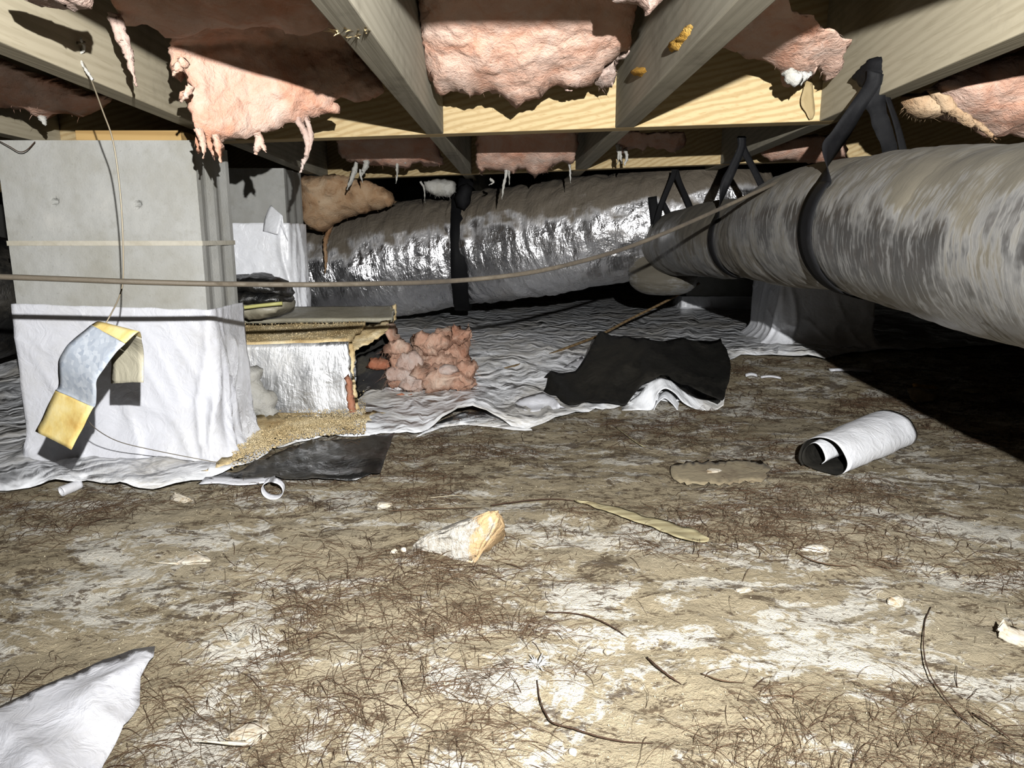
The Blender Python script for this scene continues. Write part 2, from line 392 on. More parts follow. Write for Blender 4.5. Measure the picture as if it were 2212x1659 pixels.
def dirtm():
    m, nt, b = mat('sandy_dirt', lin((190, 174, 138)), 1.0, spec=.10)
    v = coords(nt, (1, 1, 1), 'World'); vs = coords(nt, (1, 1.7, 1), 'World', rot=(0, 0, -.35))
    n1 = tex(nt, v, 2.6, 6, .62, .6); n2 = tex(nt, vs, 4.2, 9, .68, 1.3); n3 = tex(nt, v, 420, 3, .8); n4 = tex(nt, vs, 7, 9, .74, 2.4); n5 = tex(nt, v, 55, 5, .7, 1.0); n6 = tex(nt, vs, 30, 6, .75, 3.0)
    sx = N(nt, 'ShaderNodeSeparateXYZ'); ge = N(nt, 'ShaderNodeNewGeometry'); nt.links.new(ge.outputs['Position'], sx.inputs[0])
    c = ramp(nt, n1, [(.3, lin((166, 152, 124))), (.5, lin((186, 172, 144))), (.7, lin((202, 190, 164)))])
    wsum = mth(nt, 'ADD', n2, mth(nt, 'MULTIPLY', mth(nt, 'SUBTRACT', n5, .5), .4))
    c = mix(nt, fmap(nt, wsum, .505, .565, 0, .92), c, lin((240, 235, 222)))
    far = fmap(nt, sx.outputs['Y'], .95, 1.6, 0, .045)
    dk = mth(nt, 'ADD', mth(nt, 'ADD', n4, far), mth(nt, 'ADD', mth(nt, 'MULTIPLY', mth(nt, 'SUBTRACT', n5, .5), .35), mth(nt, 'MULTIPLY', mth(nt, 'SUBTRACT', n6, .5), .6)))
    c = mix(nt, fmap(nt, dk, .53, .62, 0, .88), c, lin((98, 82, 64)))
    c = mix(nt, fmap(nt, n3, .62, .74, 0, .7), c, lin((240, 232, 212))); c = mix(nt, fmap(nt, n3, .26, .38, .4, 0), c, lin((120, 98, 70)))
    nt.links.new(c, b.inputs['Base Color'])
    bump(nt, b, mth(nt, 'ADD', mth(nt, 'MULTIPLY', n5, 1.0), mth(nt, 'MULTIPLY', n3, .3)), .008, .8); return m
M['dirt'] = dirtm()
M['root'] = mat('root_fibre', lin((104, 82, 62)), .9, spec=.2)[0]
M['rootd'] = mat('dark_root', lin((74, 54, 40)), .9, spec=.2)[0]
M['crumb'] = mat('pale_grit', lin((204, 192, 164)), .95, spec=.2)[0]
M['duster'] = M['dust']

# ------------------------------------------------------------------ the setting
def ground():
    ys = [-0.7 + 0.05 * i for i in range(20)]; y = 0.3
    while y < 7.2: ys.append(y); y += 0.0055 * max(0.9, y * y * 0.55)
    nc = 300; V = []
    for y in ys:
        hw = max(1.6, 1.0 * y + 1.0)
        for j in range(nc):
            x = -hw + 2 * hw * j / (nc - 1)
            z = g(x, y); p = Vector((x, y, 0))
            z += 0.0045 * noise.noise(p * 16) + 0.0022 * noise.noise(p * 40) + 0.0012 * noise.noise(p * 95)
            V.append((x, y, z))
    return tag(build('floor', V, grid_faces(len(ys), nc), M['dirt']), 'sandy dirt ground with white patches and brown roots', kind='structure')
ground()
ZB, ZT = 0.69, 0.925
def st(name, geo, m, label):
    return tag(build(name, *geo, m, smooth=False), label, kind='structure')
st('ceiling', box(-4, 4, -.7, 7.2, ZT, ZT + .02), M['sub'], 'dark wooden subfloor above the joists')
st('wall_back', box(-8.2, 8.2, 7.0, 7.2, -.05, ZT), M['cmu'], 'dark foundation wall at the far end')
st('wall_left', box(-4.2, -4.0, -.7, 7.0, -.05, ZT), M['cmu'], 'dark foundation wall at the left')
st('wall_right', box(4.0, 4.2, -.7, 7.0, -.05, ZT), M['cmu'], 'dark foundation wall at the right')

# girders first (their faces end the joists); bottom edges measured in the photograph
def line(pa, pb):
    a, b = atz(*pa, ZB), atz(*pb, ZB); k = (b.y - a.y) / (b.x - a.x); return lambda x: a.y + k * (x - a.x)
G1 = line((720, 297), (1760, 262)); G2 = line((980, 377), (1494, 357))
G0 = lambda x: 0.29
GT = .05
def girder(fn, x0, x1, m, label):
    v, f = prism([(x0, fn(x0)), (x1, fn(x1)), (x1, fn(x1) + GT), (x0, fn(x0) + GT)], (ZB, ZT - .001))
    return tag(build('girder_beam', v, f, m, smooth=False, bevel=.002), label, 'beam')
girder(G0, -1.3, 1.3, M['girder'], 'wooden beam crossing right above the viewer, out of frame, shading the tops of the batts')
girder(G1, -2.2, .625, M['girder'], 'near yellow pine beam crossing the photo, joists butting its bright face')
girder(G2, -2.6, 1.9, M['girder'], 'far yellow pine beam behind the first, above the grey foil duct')
JW = .038
def joist_pts(side, pa, pb):
    a, b = atz(*pa, ZB), atz(*pb, ZB); k = (b.x - a.x) / (b.y - a.y); return lambda y: a.x + k * (y - a.y)
def joist(fx, side, f0, f1, m, label, group=None):
    # fx gives the visible lower edge; side=+1: that edge is the right face, -1: the left face
    def X(y): e = fx(y); return (e - JW, e) if side > 0 else (e, e + JW)
    def ends(fn, dy):
        y = fn(0.0)
        for _ in range(20): y = fn(sum(X(y)) / 2)
        return [fn(X(y)[0]) + dy, fn(X(y)[1]) + dy]
    a = ends(f0, GT + .001); b = ends(f1, -.001)
    c4 = [(X(a[0])[0], a[0]), (X(a[1])[1], a[1]), (X(b[1])[1], b[1]), (X(b[0])[0], b[0])]
    v, f = prism(c4, (ZB, ZT - .001))
    return tag(build('floor_joist', v, f, m, smooth=False, bevel=.002), label, 'joist', group)
EA = joist_pts(1, (0, 90), (410, 262)); EB = joist_pts(1, (756, 0), (959, 290)); EC = joist_pts(-1, (1591, 0), (1331, 274)); ED = joist_pts(-1, (2212, 69), (1764, 264))
EA2 = lambda y: EA(y) - .46; ED2 = lambda y: .985 + .0 * y
GE = lambda x: 6.9
jA = joist(EA, 1, G0, G1, M['joist'], 'pale joist at upper left with a nail and hanging wire')
jB = joist(EB, 1, G0, G1, M['joist_grey'], 'joist just left of centre with splintered lower edge')
jC = joist(EC, -1, G0, G1, M['joist_grey'], 'grey joist right of centre with two yellow foam dabs')
jD = joist(ED, -1, G0, G1, M['joist'], 'joist at upper right carrying the black hanging strap')
joist(EA2, 1, G0, G1, M['joist'], 'joist at the left edge above the block pier')
for fx, sd, pos in ((EA2, 1, 'far left behind the block pier'), (EA, 1, 'left, sloping down to the tan batt'), (EB, 1, 'centre, ending above the black strap band'),
                (EC, -1, 'right of centre beside torn grey insulation'), (ED, -1, 'right, behind the thin black strap')):
    joist(fx, sd, G1, G2, M['joist_grey'], 'short joist between both beams, ' + pos)
    joist(fx, sd, G2, GE, M['joist_grey'], 'deep joist beyond the far beam, ' + pos)
# splinters and saw marks on joist B, foam on C, nail on A
v, f = [], []
for i in range(26):
    t = R.random(); p = atz(712 + 94 * t + R.uniform(-8, 8), 76 - 8 * t + R.uniform(-9, 9), ZB)
    d = Vector((R.uniform(-.008, .008), R.uniform(-.02, .0), -R.uniform(.001, .004))); q = p + d; s = Vector((.0022, 0, 0)); n = len(v)
    v += [p - s + Vector((0, 0, .001)), p + s + Vector((0, 0, .001)), q, p + Vector((0, .003, .001))]; f += [(n, n + 1, n + 2), (n + 1, n + 3, n + 2), (n + 3, n, n + 2)]
build('splinters', v, f, M['girder'], jB, smooth=False)
def onface(px, py, fx, d=0.0):          # point on a joist's vertical face
    r = ray(px, py); t = 1.0
    for _ in range(30): t = (fx(r.y * t) + d) / r.x
    return Vector((r.x * t, r.y * t, CAMZ + r.z * t))
def facelump(name, pts, fx, th, m, parent, label=None):
    V2, Fc, Q, dd = fill(pts, 5, 1.5, 3); V = []
    for (x, y), d in zip(V2, dd):
        p = onface(x, y, fx); s = min(1, d / 8) ** .5; V.append(p + Vector((-th * s, 0, 0)) + nv(p, 150) * .0018 * s)
    o = fix(build(name, V, Fc, m, parent));
    if label: o['label'] = label
    return o
facelump('foam_dab', [(1364, 152), (1376, 145), (1392, 146), (1396, 155), (1386, 165), (1370, 164)], EC, .01, M['foam'], jC, 'small yellow foam dab')
facelump('foam_dab', [(1445, 108), (1452, 88), (1468, 78), (1480, 66), (1490, 52), (1497, 56), (1490, 76), (1476, 92), (1464, 108), (1450, 112)], EC, .008, M['foam'], jC, 'long smeared yellow foam dab')
pn = onface(168, 94, EA)
tube('nail', [pn + Vector((-.01, 0, 0)), pn + Vector((.012, -.004, .0))], .0022, M['wire'], jA, sides=6, seg=1)

# ------------------------------------------------------------------ block piers
def block_geo(x0, x1, y0, y1, z0, z1, pits=(), flutes=True):
    V, Fc = [], []; nx, nz = 90, 44
    for i in range(nz + 1):
        for j in range(nx + 1):
            x = x0 + (x1 - x0) * j / nx; z = z0 + (z1 - z0) * i / nz; y = y0
            for (px, pz, r) in pits: y += .022 * math.exp(-(((x - px) ** 2 + (z - pz) ** 2) / r ** 2))
            y += .0006 * noise.noise(Vector((x, 0, z)) * 60)
            V.append((x, y, z))
    Fc += grid_faces(nz + 1, nx + 1)
    # plan of the rest: right end with two flutes, back, left end
    D = y1 - y0; fl = [(0, 0), (.10, 0), (.26, -.005), (.32, -.005), (.46, 0), (.54, 0), (.68, -.005), (.74, -.005), (.90, 0), (1, 0)] if flutes else [(0, 0), (1, 0)]
    plan = [(x1 + d, y0 + a * D) for a, d in fl] + [(x0 - d, y0 + a * D) for a, d in reversed(fl)]
    n = len(V); k = len(plan)
    V += [(x, y, z0) for x, y in plan] + [(x, y, z1) for x, y in plan]
    for j in range(k - 1): Fc.append((n + j, n + j + 1, n + k + j + 1, n + k + j))
    Fc.append(tuple(n + j for j in reversed(range(k)))); Fc.append(tuple(n + k + j for j in range(k)))
    return V, Fc
def pier(loc, w, d, z0, z1, label, pits=None, rot=0, courses=None, full=True):
    e = empty('block_pier', (loc[0], loc[1], z0), label, 'pier')
    H = .194; M_ = .0095; z = z1; i = 0
    while z > z0 + .02:
        zb = max(z - H, z0 - .02)
        build('concrete_block', *block_geo(loc[0] - w / 2, loc[0] + w / 2, loc[1], loc[1] + d, zb, z, pits[i] if pits and i < len(pits) else ()), M['cmu'], e, smooth=False)
        z = zb
        if z > z0 + .02:
            ins = -.0022
            v, f = box(loc[0] - w / 2 + ins, loc[0] + w / 2 - ins, loc[1] + ins, loc[1] + d - ins, z - M_, z)
            build('mortar_joint', v, f, M['mortar'], e, smooth=False); z -= M_
        i += 1
    if rot: e.rotation_euler.z = rot
    return e
def wrap_geo(x0, x1, y0, y1, zt, flare, amp, seed, tops=(0, 0), rr=.012, folds=()):
    """film around a pier: loop of points x height rows. folds: (perimeter 0..1, width, depth)"""
    per = [(x0, y1), (x0, y0), (x1, y0), (x1, y1)]; loop = []
    for (a, b) in zip(per[:-1], per[1:]):
        L = math.hypot(b[0] - a[0], b[1] - a[1]); n = max(6, int(L / .007))
        loop += [(a[0] + (b[0] - a[0]) * k / n, a[1] + (b[1] - a[1]) * k / n) for k in range(n)]
    loop.append(per[-1]); cx, cy = (x0 + x1) / 2, (y0 + y1) / 2; V = []; nr = 64
    for i in range(nr + 1):
        t = i / nr
        for j, (x, y) in enumerate(loop):
            top = zt + tops[0] + (tops[1] - tops[0]) * min(1, max(0, (x - x0) / (x1 - x0)))
            s = j / (len(loop) - 1)
            zb = g(x, y) + .004; z = top + (zb - top) * t
            nx_, ny_ = (x - cx), (y - cy); l = math.hypot(nx_, ny_); nx_ /= l; ny_ /= l
            if y == y0: nx_, ny_ = 0.25 * nx_, -1
            o = .004 + flare * max(0, t - .72) ** 2 / .0784
            p = Vector((x * 6, y * 6, z * 4 + seed))
            cr = 1 - 2 * abs(noise.noise(Vector((x * 13 + z * 7 * math.sin(seed), y * 13, z * 6 + seed))))
            o += amp * (abs(noise.noise(p * 1.4)) + .5 * abs(noise.noise(p * 3.1)) + .8 * max(0, cr) ** 4) * (.25 + t)
            for (c, wd, dp) in folds: o += dp * math.exp(-((s - c - .02 * math.sin(z * 17 + c * 30)) / wd) ** 2) * (.3 + t)
            V.append((x + nx_ * o, y + ny_ * o, z - .0 + .002 * noise.noise(p * 5)))
    return V, grid_faces(nr + 1, len(loop))
# near left pier
xl, xr = at(2, 400, 1.52).x, at(426, 400, 1.52).x
p1 = at(118, 435, 1.52); p2 = at(298, 441, 1.52)
ztop = at(200, 303, 1.52).z
P1 = pier(((xl + xr) / 2, 1.52), xr - xl, .175, 0.0, ztop, 'near grey concrete block pier at left, wrapped below in white plastic', pits=[((p1.x, p1.z, .0042), (p2.x, p2.z, .0042))])
zw = at(200, 664, 1.52).z
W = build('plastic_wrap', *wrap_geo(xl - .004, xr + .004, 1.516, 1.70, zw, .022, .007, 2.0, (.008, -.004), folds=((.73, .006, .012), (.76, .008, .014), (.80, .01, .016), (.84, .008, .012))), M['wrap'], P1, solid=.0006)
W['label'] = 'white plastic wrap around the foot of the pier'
# wooden pieces on the pier
a = at(175, 300, 1.62)
v, f = box(a.x, at(400, 300, 1.62).x, 1.60, G1(-.8) - .002, ztop + .001, ZB - .0005)
tag(build('wood_shim', v, f, M['pine_end'], smooth=False, bevel=.0015), 'yellow wood shim plate on top of the near block pier', 'shim')

# second pier behind
q0 = at(486, 600, 2.45); q1 = at(626, 600, 2.45)
P2 = pier((q1.x - .198, 2.45), .397, .194, g(-.9, 2.5), .688, 'grey block pier behind the near pier, wrapped in white plastic')
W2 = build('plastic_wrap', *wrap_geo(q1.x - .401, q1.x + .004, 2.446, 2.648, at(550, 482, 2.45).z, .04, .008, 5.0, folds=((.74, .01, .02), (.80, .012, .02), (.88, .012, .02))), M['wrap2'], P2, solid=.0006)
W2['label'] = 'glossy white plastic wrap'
ribbon('wrap_flap', [(at(568, 500, 2.435), at(600, 506, 2.41)), (at(572, 470, 2.44), at(606, 480, 2.42)), (at(583, 446, 2.45), at(610, 466, 2.43)), (at(590, 447, 2.45), at(612, 490, 2.43)), (at(600, 480, 2.44), at(622, 520, 2.42))], M['wrap2'], P2, n=24, m=6, wob=.004)
# right pier behind the big duct
q1 = at(1690, 650, 2.62); q2 = at(1885, 650, 2.62)
P3 = pier(((q1.x + q2.x) / 2, 2.62), q2.x - q1.x, .3, g(1, 2.7), .688, 'block pier behind the big round duct, white plastic flaring at its foot')
P3.rotation_euler.z = 0
W3 = build('plastic_wrap', *wrap_geo(q1.x - .004, q2.x + .004, 2.616, 2.92, at(1640, 612, 2.62).z, .05, .009, 8.0, folds=((.30, .01, .02), (.36, .01, .015))), M['wrap2'], P3, solid=.0006)
# far small pier
q1 = at(1490, 640, 3.9); q2 = at(1572, 640, 3.9)
P4 = pier(((q1.x + q2.x) / 2 + .08, 3.9), .397, .194, g(1, 3.9), .688, 'far block pier in the dark under the ducts, white plastic at its foot')
build('plastic_wrap', *wrap_geo(q1.x - .04 , q1.x + .365, 3.896, 4.1, at(1530, 640, 3.9).z, .03, .006, 3.0), M['wrap2'], P4, solid=.0006)

# ------------------------------------------------------------------ round ducts
def duct(name, ctrl, m, label, sides=72, seg=26, wr=.004, flat=None, seed=0.0, sharp=1.0, cat='duct'):
    pts = [list(q) if isinstance(q, list) else list(at(*q[:3])) + [q[3]] for q in ctrl]
    rows = crom(pts, (len(pts) - 1) * seg); P = [Vector(r[:3]) for r in rows]; V = []; U = []; L = 0
    for i, p in enumerate(P):
        t = (P[min(i + 1, len(P) - 1)] - P[max(i - 1, 0)]).normalized(); n = t.cross(Vector((0, 0, 1))).normalized(); b = n.cross(t)
        if i: L += (p - P[i - 1]).length
        r0 = rows[i][3]
        for k in range(sides + 1):
            a = 2 * math.pi * k / sides; ca, sa = math.cos(a), math.sin(a)
            qn = Vector((L * 26, ca * 1.2 + seed, sa * 1.2)); q2 = Vector((L * 7, ca * 1.6 + seed, sa * 1.6))
            dr = wr * (noise.noise(qn) + .5 * noise.noise(qn * 2.3)) + wr * 1.6 * noise.noise(q2)
            cr = 1 - 2 * abs(noise.noise(Vector((L * 11 + ca * 2, ca * 2.5 + seed, sa * 2.5))))
            dr -= wr * 1.3 * max(0, cr) ** 5 * sharp
            V.append(p + n * ((r0 + dr) * ca) + b * ((r0 + dr) * sa)); U.append((L, k / sides * 2 * math.pi * r0))
    f = grid_faces(len(P), sides + 1)
    o = build(name, V, f, m, None, uvs=U)
    return tag(o, label, cat), P, rows
farduct, FP, FR = duct('round_duct', [(430, 605, 3.3, .235), (640, 592, 3.2, .23), (750, 580, 3.14, .225), (900, 556, 3.08, .225), (985, 545, 3.05, .214), (1010, 541, 3.04, .212), (1060, 533, 3.0, .222), (1180, 517, 2.88, .212), (1300, 499, 2.78, .198), (1420, 482, 2.72, .19), (1540, 458, 2.68, .185), (1610, 448, 2.74, .175)],
                       M['foil'], 'long shiny silver foil duct across the middle distance', wr=.0055, seed=3.0)
def bigY(px): return 1 / (.877 + (px - 1940) * .001006)
ctl = [[.588, -.68, .45, .115], [.588, -.3, .45, .115], [.588, .05, .452, .115], [.588, .4, .455, .114]]
for px, cy, r in ( (2212, 527, .114), (2080, 508, .115), (1990, 499, .115), (1925, 493, .114), (1880, 490, .108), (1840, 486, .112), (1765, 489, .115), (1700, 500, .112), (1650, 511, .100), (1622, 514, .093), (1590, 516, .100), (1540, 518, .104), (1500, 522, .104), (1460, 526, .106), (1420, 528, .108)):
    ctl.append((px, cy, bigY(px), r))
big, BP, BR = duct('round_duct', ctl, M['foil2'], 'big dusty grey foil duct at the right running toward the viewer', wr=.0018, seed=8.0)
pts = [(1432, 520, 2.66, .10), (1432, 565, 2.64, .115), (1432, 598, 2.62, .121), (1433, 620, 2.62, .108), (1434, 634, 2.62, .07), (1434, 638, 2.62, .01)]
v, f, u = [], [], []
rows = crom([list(at(x, y, Y)) + [r] for x, y, Y, r in pts], 40); U = []
for i, r in enumerate(rows):
    for k in range(49):
        a = 2 * math.pi * k / 48; rr_ = max(.002, r[3]) * (1 + .03 * noise.noise(Vector((i * .4, math.cos(a) * 2, math.sin(a) * 2)))); v.append((r[0] + rr_ * math.cos(a), r[1] + rr_ * .8 * math.sin(a), r[2])); U.append((r[2], a * rr_))
tag(build('duct_boot', v, grid_faces(len(rows), 49), M['foil2'], uvs=U), 'rounded foil duct boot bulging down where the two ducts meet', 'duct')
# dark film-wrapped duct at the left edge
dl, _, _ = duct('round_duct', [(-420, 640, 1.9, .2), (-150, 645, 2.0, .19), (-60, 640, 2.05, .18), (10, 640, 2.2, .16), (60, 640, 2.4, .12)], M['blackp'], 'black film covered duct at the left photo edge', wr=.004)

# ------------------------------------------------------------------ black straps
def near_i(rows, Pt): return min(range(len(rows)), key=lambda i: (Vector(rows[i][:3]) - Pt).length)
def strap(rows, centre, a0, a1, wid, apexes, label, th=.0016, squeeze=.002, mt='strap', plumb=False):
    """band round the duct from angle a0 to a1 (through the bottom), arms to the apex points"""
    i = near_i(rows, centre); p = Vector(rows[i][:3]); t = (Vector(rows[min(i + 2, len(rows) - 1)][:3]) - Vector(rows[max(0, i - 2)][:3])).normalized()
    if plumb: t = Vector((1, 0, 0))
    n = t.cross(Vector((0, 0, 1))).normalized(); b = n.cross(t); r = rows[i][3] + squeeze
    e = empty('hanging_strap', p - Vector((0, 0, r)), label, 'strap'); rw = []
    for k in range(41):
        a = math.radians(a0 + (a1 - a0) * k / 40); d = n * math.cos(a) + b * math.sin(a); rr = r + .004 + .002 * noise.noise(Vector((k * .3, 1, 2)))
        rw.append((p + d * rr - t * wid / 2, p + d * rr + t * wid / 2))
    ribbon('strap_band', rw, M[mt], e, n=80, m=3, solid=th, wob=.0012, ws=60)
    return e, rw[0], rw[-1], t
mid = lambda a, b: (a + b) / 2
def ring(rows, i, a0, a1, wid, e, n_=44, off=.005):
    p = Vector(rows[i][:3]); t = (Vector(rows[i + 2][:3]) - Vector(rows[i - 2][:3])).normalized(); n = t.cross(Vector((0, 0, 1))).normalized(); b = n.cross(t); rw = []
    for k in range(n_ + 1):
        a_ = math.radians(a0 + (a1 - a0) * k / n_); q = p + (n * math.cos(a_) + b * math.sin(a_)) * (rows[i][3] + off); rw.append((q - t * wid / 2, q + t * wid / 2))
    ribbon('strap_band', rw, M['strap'], e, n=90, m=3, solid=.0016); return rw
def row_at_Y(rows, Y): return min(range(len(rows)), key=lambda i: abs(rows[i][1] - Y))
apx = onface(1882, 150, ED, -.004)
i0 = row_at_Y(BR, 1.21)
e = empty('hanging_strap', Vector(BR[i0][:3]) - Vector((0, 0, BR[i0][3])), 'broad black strap holding the big duct, nailed to the upper right joist', 'strap')
rw = ring(BR, i0, 142, 388, .052, e)
ra, rb = (rw[0][1], rw[0][0]), rw[-1]
ribbon('strap_arm', [rw[1][::-1] and (rw[1][0], rw[1][1]), (rw[0][0], rw[0][1]), (at(1776, 318, 1.20), at(1816, 320, 1.235)), (at(1798, 282, 1.205), at(1840, 284, 1.225)), (at(1832, 232, 1.21), at(1868, 236, 1.21)), (at(1868, 180, 1.215), at(1900, 186, 1.205)), (at(1874, 150, 1.215), at(1906, 158, 1.205))], M['strap'], e, n=40, m=3, wob=.001)
ribbon('strap_arm', [(at(1876, 160, 1.215), at(1910, 160, 1.205)), (at(1868, 215, 1.22), at(1912, 208, 1.215)), (at(1876, 252, 1.23), at(1916, 244, 1.225)), (at(1894, 295, 1.24), at(1932, 288, 1.24)), (at(1909, 330, 1.26), at(1940, 328, 1.26)), (at(1914, 345, 1.28), at(1946, 343, 1.28))], M['strap'], e, n=40, m=3, wob=.003, ws=60)
ribbon('strap_arm', [(at(1900, 160, 1.22), at(1911, 160, 1.225)), (at(1912, 210, 1.23), at(1922, 206, 1.235)), (at(1928, 262, 1.245), at(1940, 258, 1.25)), (at(1942, 320, 1.265), at(1958, 318, 1.27)), (at(1948, 345, 1.28), at(1964, 344, 1.285))], M['strap'], e, n=24, m=3, wob=.001)
kn = []
for (x, y) in [(1905, 122), (1890, 124), (1872, 142), (1850, 164), (1849, 172), (1862, 178), (1866, 190), (1880, 196), (1900, 192), (1907, 170)]: kn.append((x, y))
facelump('strap_knot', kn, ED, .016, M['strap'], e)
# second strap
i0 = row_at_Y(BR, 1.79)
e = empty('hanging_strap', Vector(BR[i0][:3]) - Vector((0, 0, BR[i0][3])), 'thinner black strap in an inverted V holding the big duct midway', 'strap')
rw = ring(BR, i0, 150, 390, .040, e)
ribbon('strap_arm', [(rw[1][0], rw[1][1]), (rw[0][0], rw[0][1]), (at(1556, 398, 1.785), at(1577, 400, 1.785)), (at(1574, 360, 1.785), at(1594, 362, 1.785)), (at(1594, 316, 1.785), at(1610, 318, 1.785)), (at(1594, 294, 1.785), at(1610, 294, 1.785))], M['strap'], e, n=30, m=3)
ribbon('strap_arm', [(at(1592, 296, 1.79), at(1612, 296, 1.79)), (at(1597, 322, 1.79), at(1613, 318, 1.79)), (at(1618, 362, 1.80), at(1633, 359, 1.80)), (at(1637, 402, 1.81), at(1653, 398, 1.81)), (at(1644, 420, 1.82), at(1660, 416, 1.82))], M['strap'], e, n=24, m=3)
# third strap on the far duct at right
e, ra, rb, t = strap(FR, at(1425, 480, 2.71), 150, 385, .03, None, 'far small black V strap on the silver duct near its right end')
ribbon('strap_arm', [(at(1404, 512, 2.50), at(1420, 515, 2.50)), (at(1420, 450, 2.47), at(1432, 452, 2.47)), (at(1446, 385, 2.45), at(1458, 387, 2.45)), (at(1452, 366, 2.44), at(1464, 366, 2.44))], M['strap'], e, n=20, m=3)
ribbon('strap_arm', [(at(1450, 366, 2.45), at(1466, 366, 2.45)), (at(1462, 395, 2.46), at(1474, 393, 2.46)), (at(1480, 440, 2.48), at(1494, 438, 2.48)), (at(1490, 470, 2.48), at(1504, 468, 2.48))], M['strap'], e, n=20, m=3)
ribbon('strap_arm', [(at(1426, 436, 2.47), at(1436, 434, 2.47)), (at(1440, 465, 2.48), at(1452, 463, 2.48)), (at(1456, 492, 2.5), at(1468, 490, 2.5))], M['strap'], e, n=12, m=3)
# band on the far duct at x ~ 1000
e, ra, rb, t = strap(FR, at(1000, 543, 3.045), -360 + 96, 88, .062, None, 'wide vertical black strap band round the silver duct at centre', squeeze=.022, plumb=True)
ribbon('strap_arm', [(at(985, 430, 2.86), at(1018, 430, 2.86)), (at(990, 400, 2.88), at(1022, 400, 2.88)), (at(992, 380, 2.95), at(1020, 378, 2.95))], M['strap'], e, n=14, m=3, wob=.003)
pillow('strap_knot', [(982, 425), (992, 402), (1010, 395), (1020, 405), (1016, 440), (1004, 455), (986, 448)], 2.84, M['strap'], e, front=.02, back=.02, step=6, amp=.004, ns=40)

# ------------------------------------------------------------------ fibreglass batts
def fuzz(o, m, n, seed, L=.009, r=.00022):
    """loose glass fibres standing out of a batt"""
    rr = random.Random(seed); vs = o.data.vertices; V, Fc = [], []; zs = sorted(v.co.z for v in vs); zc = zs[int(len(zs) * .55)]; q0 = wloc(o)
    for _ in range(n):
        v = vs[rr.randrange(len(vs))]
        if v.co.z > zc and rr.random() < .8: continue
        p = q0 + v.co; d = (v.normal + Vector((rr.gauss(0, .5), rr.gauss(0, .4), rr.gauss(-.45, .5)))).normalized(); l = L * rr.uniform(.3, 1.2); sd = d.orthogonal().normalized() * r * rr.uniform(.6, 1.6); b0 = len(V)
        c1 = p + d * l * .5 + Vector((0, 0, -.1 * l)); c2 = p + d * l * .9 + Vector((rr.gauss(0, .2), 0, -.35)) * l
        p = p - d * .002; V += [p - sd, p + sd, c1 + sd * .8, c1 - sd * .8, c2]
        Fc += [(b0, b0 + 1, b0 + 2, b0 + 3), (b0 + 3, b0 + 2, b0 + 4)]
    if V: tag(build('loose_fibers', V, Fc, M[m], o), kind='stuff')
def batt(outline, Y, m, label, cat='insulation', hair=170, **k):
    o = pillow('insulation_batt', outline, Y, M[m], **k); tag(o, label, cat)
    if hair: fuzz(o, m, hair, len(outline))
    return o
def strand(parent, pts, Y, r, m='pink', nme='hanging_tuft', flat=.6, wob=.35):
    q = [at(x, y, Y(x, y) if callable(Y) else Y) for x, y in pts]; rr = [r * s for s in ([.9, 1.0, .9, .7, .5, .25, .2][:len(pts)] if len(pts) > 3 else [.9, .7, .25])]
    rr[-1] = r * .12
    return tube(nme, q, rr, M[m], parent, sides=8, seg=6, wob=r * wob, flat=flat)
def slope(y0, Y0, y1, Y1): return lambda x, y: Y0 + (Y1 - Y0) * (y - y0) / (y1 - y0)
# bay left of centre: main hanging batt
b1 = batt([(300, -60), (340, 20), (362, 62), (374, 100), (372, 130), (366, 145), (372, 164), (384, 170), (398, 160), (404, 190), (393, 205), (390, 222), (404, 216), (410, 238), (418, 262), (428, 290), (432, 320), (438, 332), (446, 306), (456, 300), (462, 322), (472, 350), (480, 330), (482, 308), (510, 300), (532, 300), (545, 292), (562, 286), (584, 284), (600, 278), (614, 266), (634, 262), (652, 262), (668, 252), (690, 246), (712, 244), (734, 246), (735, 236), (722, 224), (760, 218), (800, 214), (832, 200), (836, 190), (800, 150), (768, 105), (740, 60), (720, 20), (700, -60)],
          lambda x, y: 1.22 + .2 * min(1.15, max(-.2, (x - 370) / 370)) - .13 * max(0, 1 - (y + 10) / 120), 'pink', 'large pink batt sagging with ragged lower edge, left of the splintered joist', front=.035, back=.05, step=6, amp=.010, ns=16, jag=2.4, w=70, fold=.007, )
strand(b1, [(640, 250), (652, 275), (664, 300), (664, 330), (656, 352), (648, 374)], 1.365, .011, 'pinkw')
strand(b1, [(660, 255), (668, 275), (672, 300), (668, 330)], 1.365, .007, 'pinkw')
strand(b1, [(556, 288), (560, 300), (556, 318), (552, 334)], 1.32, .012, 'pink')
strand(b1, [(560, 300), (566, 312), (576, 330)], 1.32, .010, 'pink')
strand(b1, [(430, 280), (438, 310), (440, 340)], 1.215, .011, 'pink')
strand(b1, [(466, 290), (472, 320), (476, 350)], 1.215, .011, 'pink')
strand(b1, [(400, 130), (384, 148), (372, 166)], 1.09, .012, 'pink'); strand(b1, [(414, 185), (402, 205), (390, 220)], 1.14, .010, 'pink')
b2 = batt([(230, -40), (250, 20), (262, 50), (300, 42), (340, 62), (356, 74), (400, 66), (450, 62), (500, 58), (545, 62), (590, 52), (612, 58), (640, 66), (700, 58), (712, 30), (690, -40)], slope(0, 1.08, 80, 1.14), 'pink', 'upper pink batt at the top edge, in shade above the large sagging batt', front=.04, back=.06, step=10, amp=.008, ns=18, w=50, hair=0)
s = strand(b2, [(246, 30), (254, 62), (266, 92), (276, 112), (282, 140), (296, 186)], 1.08, .012, 'pinkw')
strand(b2, [(258, 40), (268, 80), (280, 115), (284, 135)], 1.08, .008, 'pinkw')
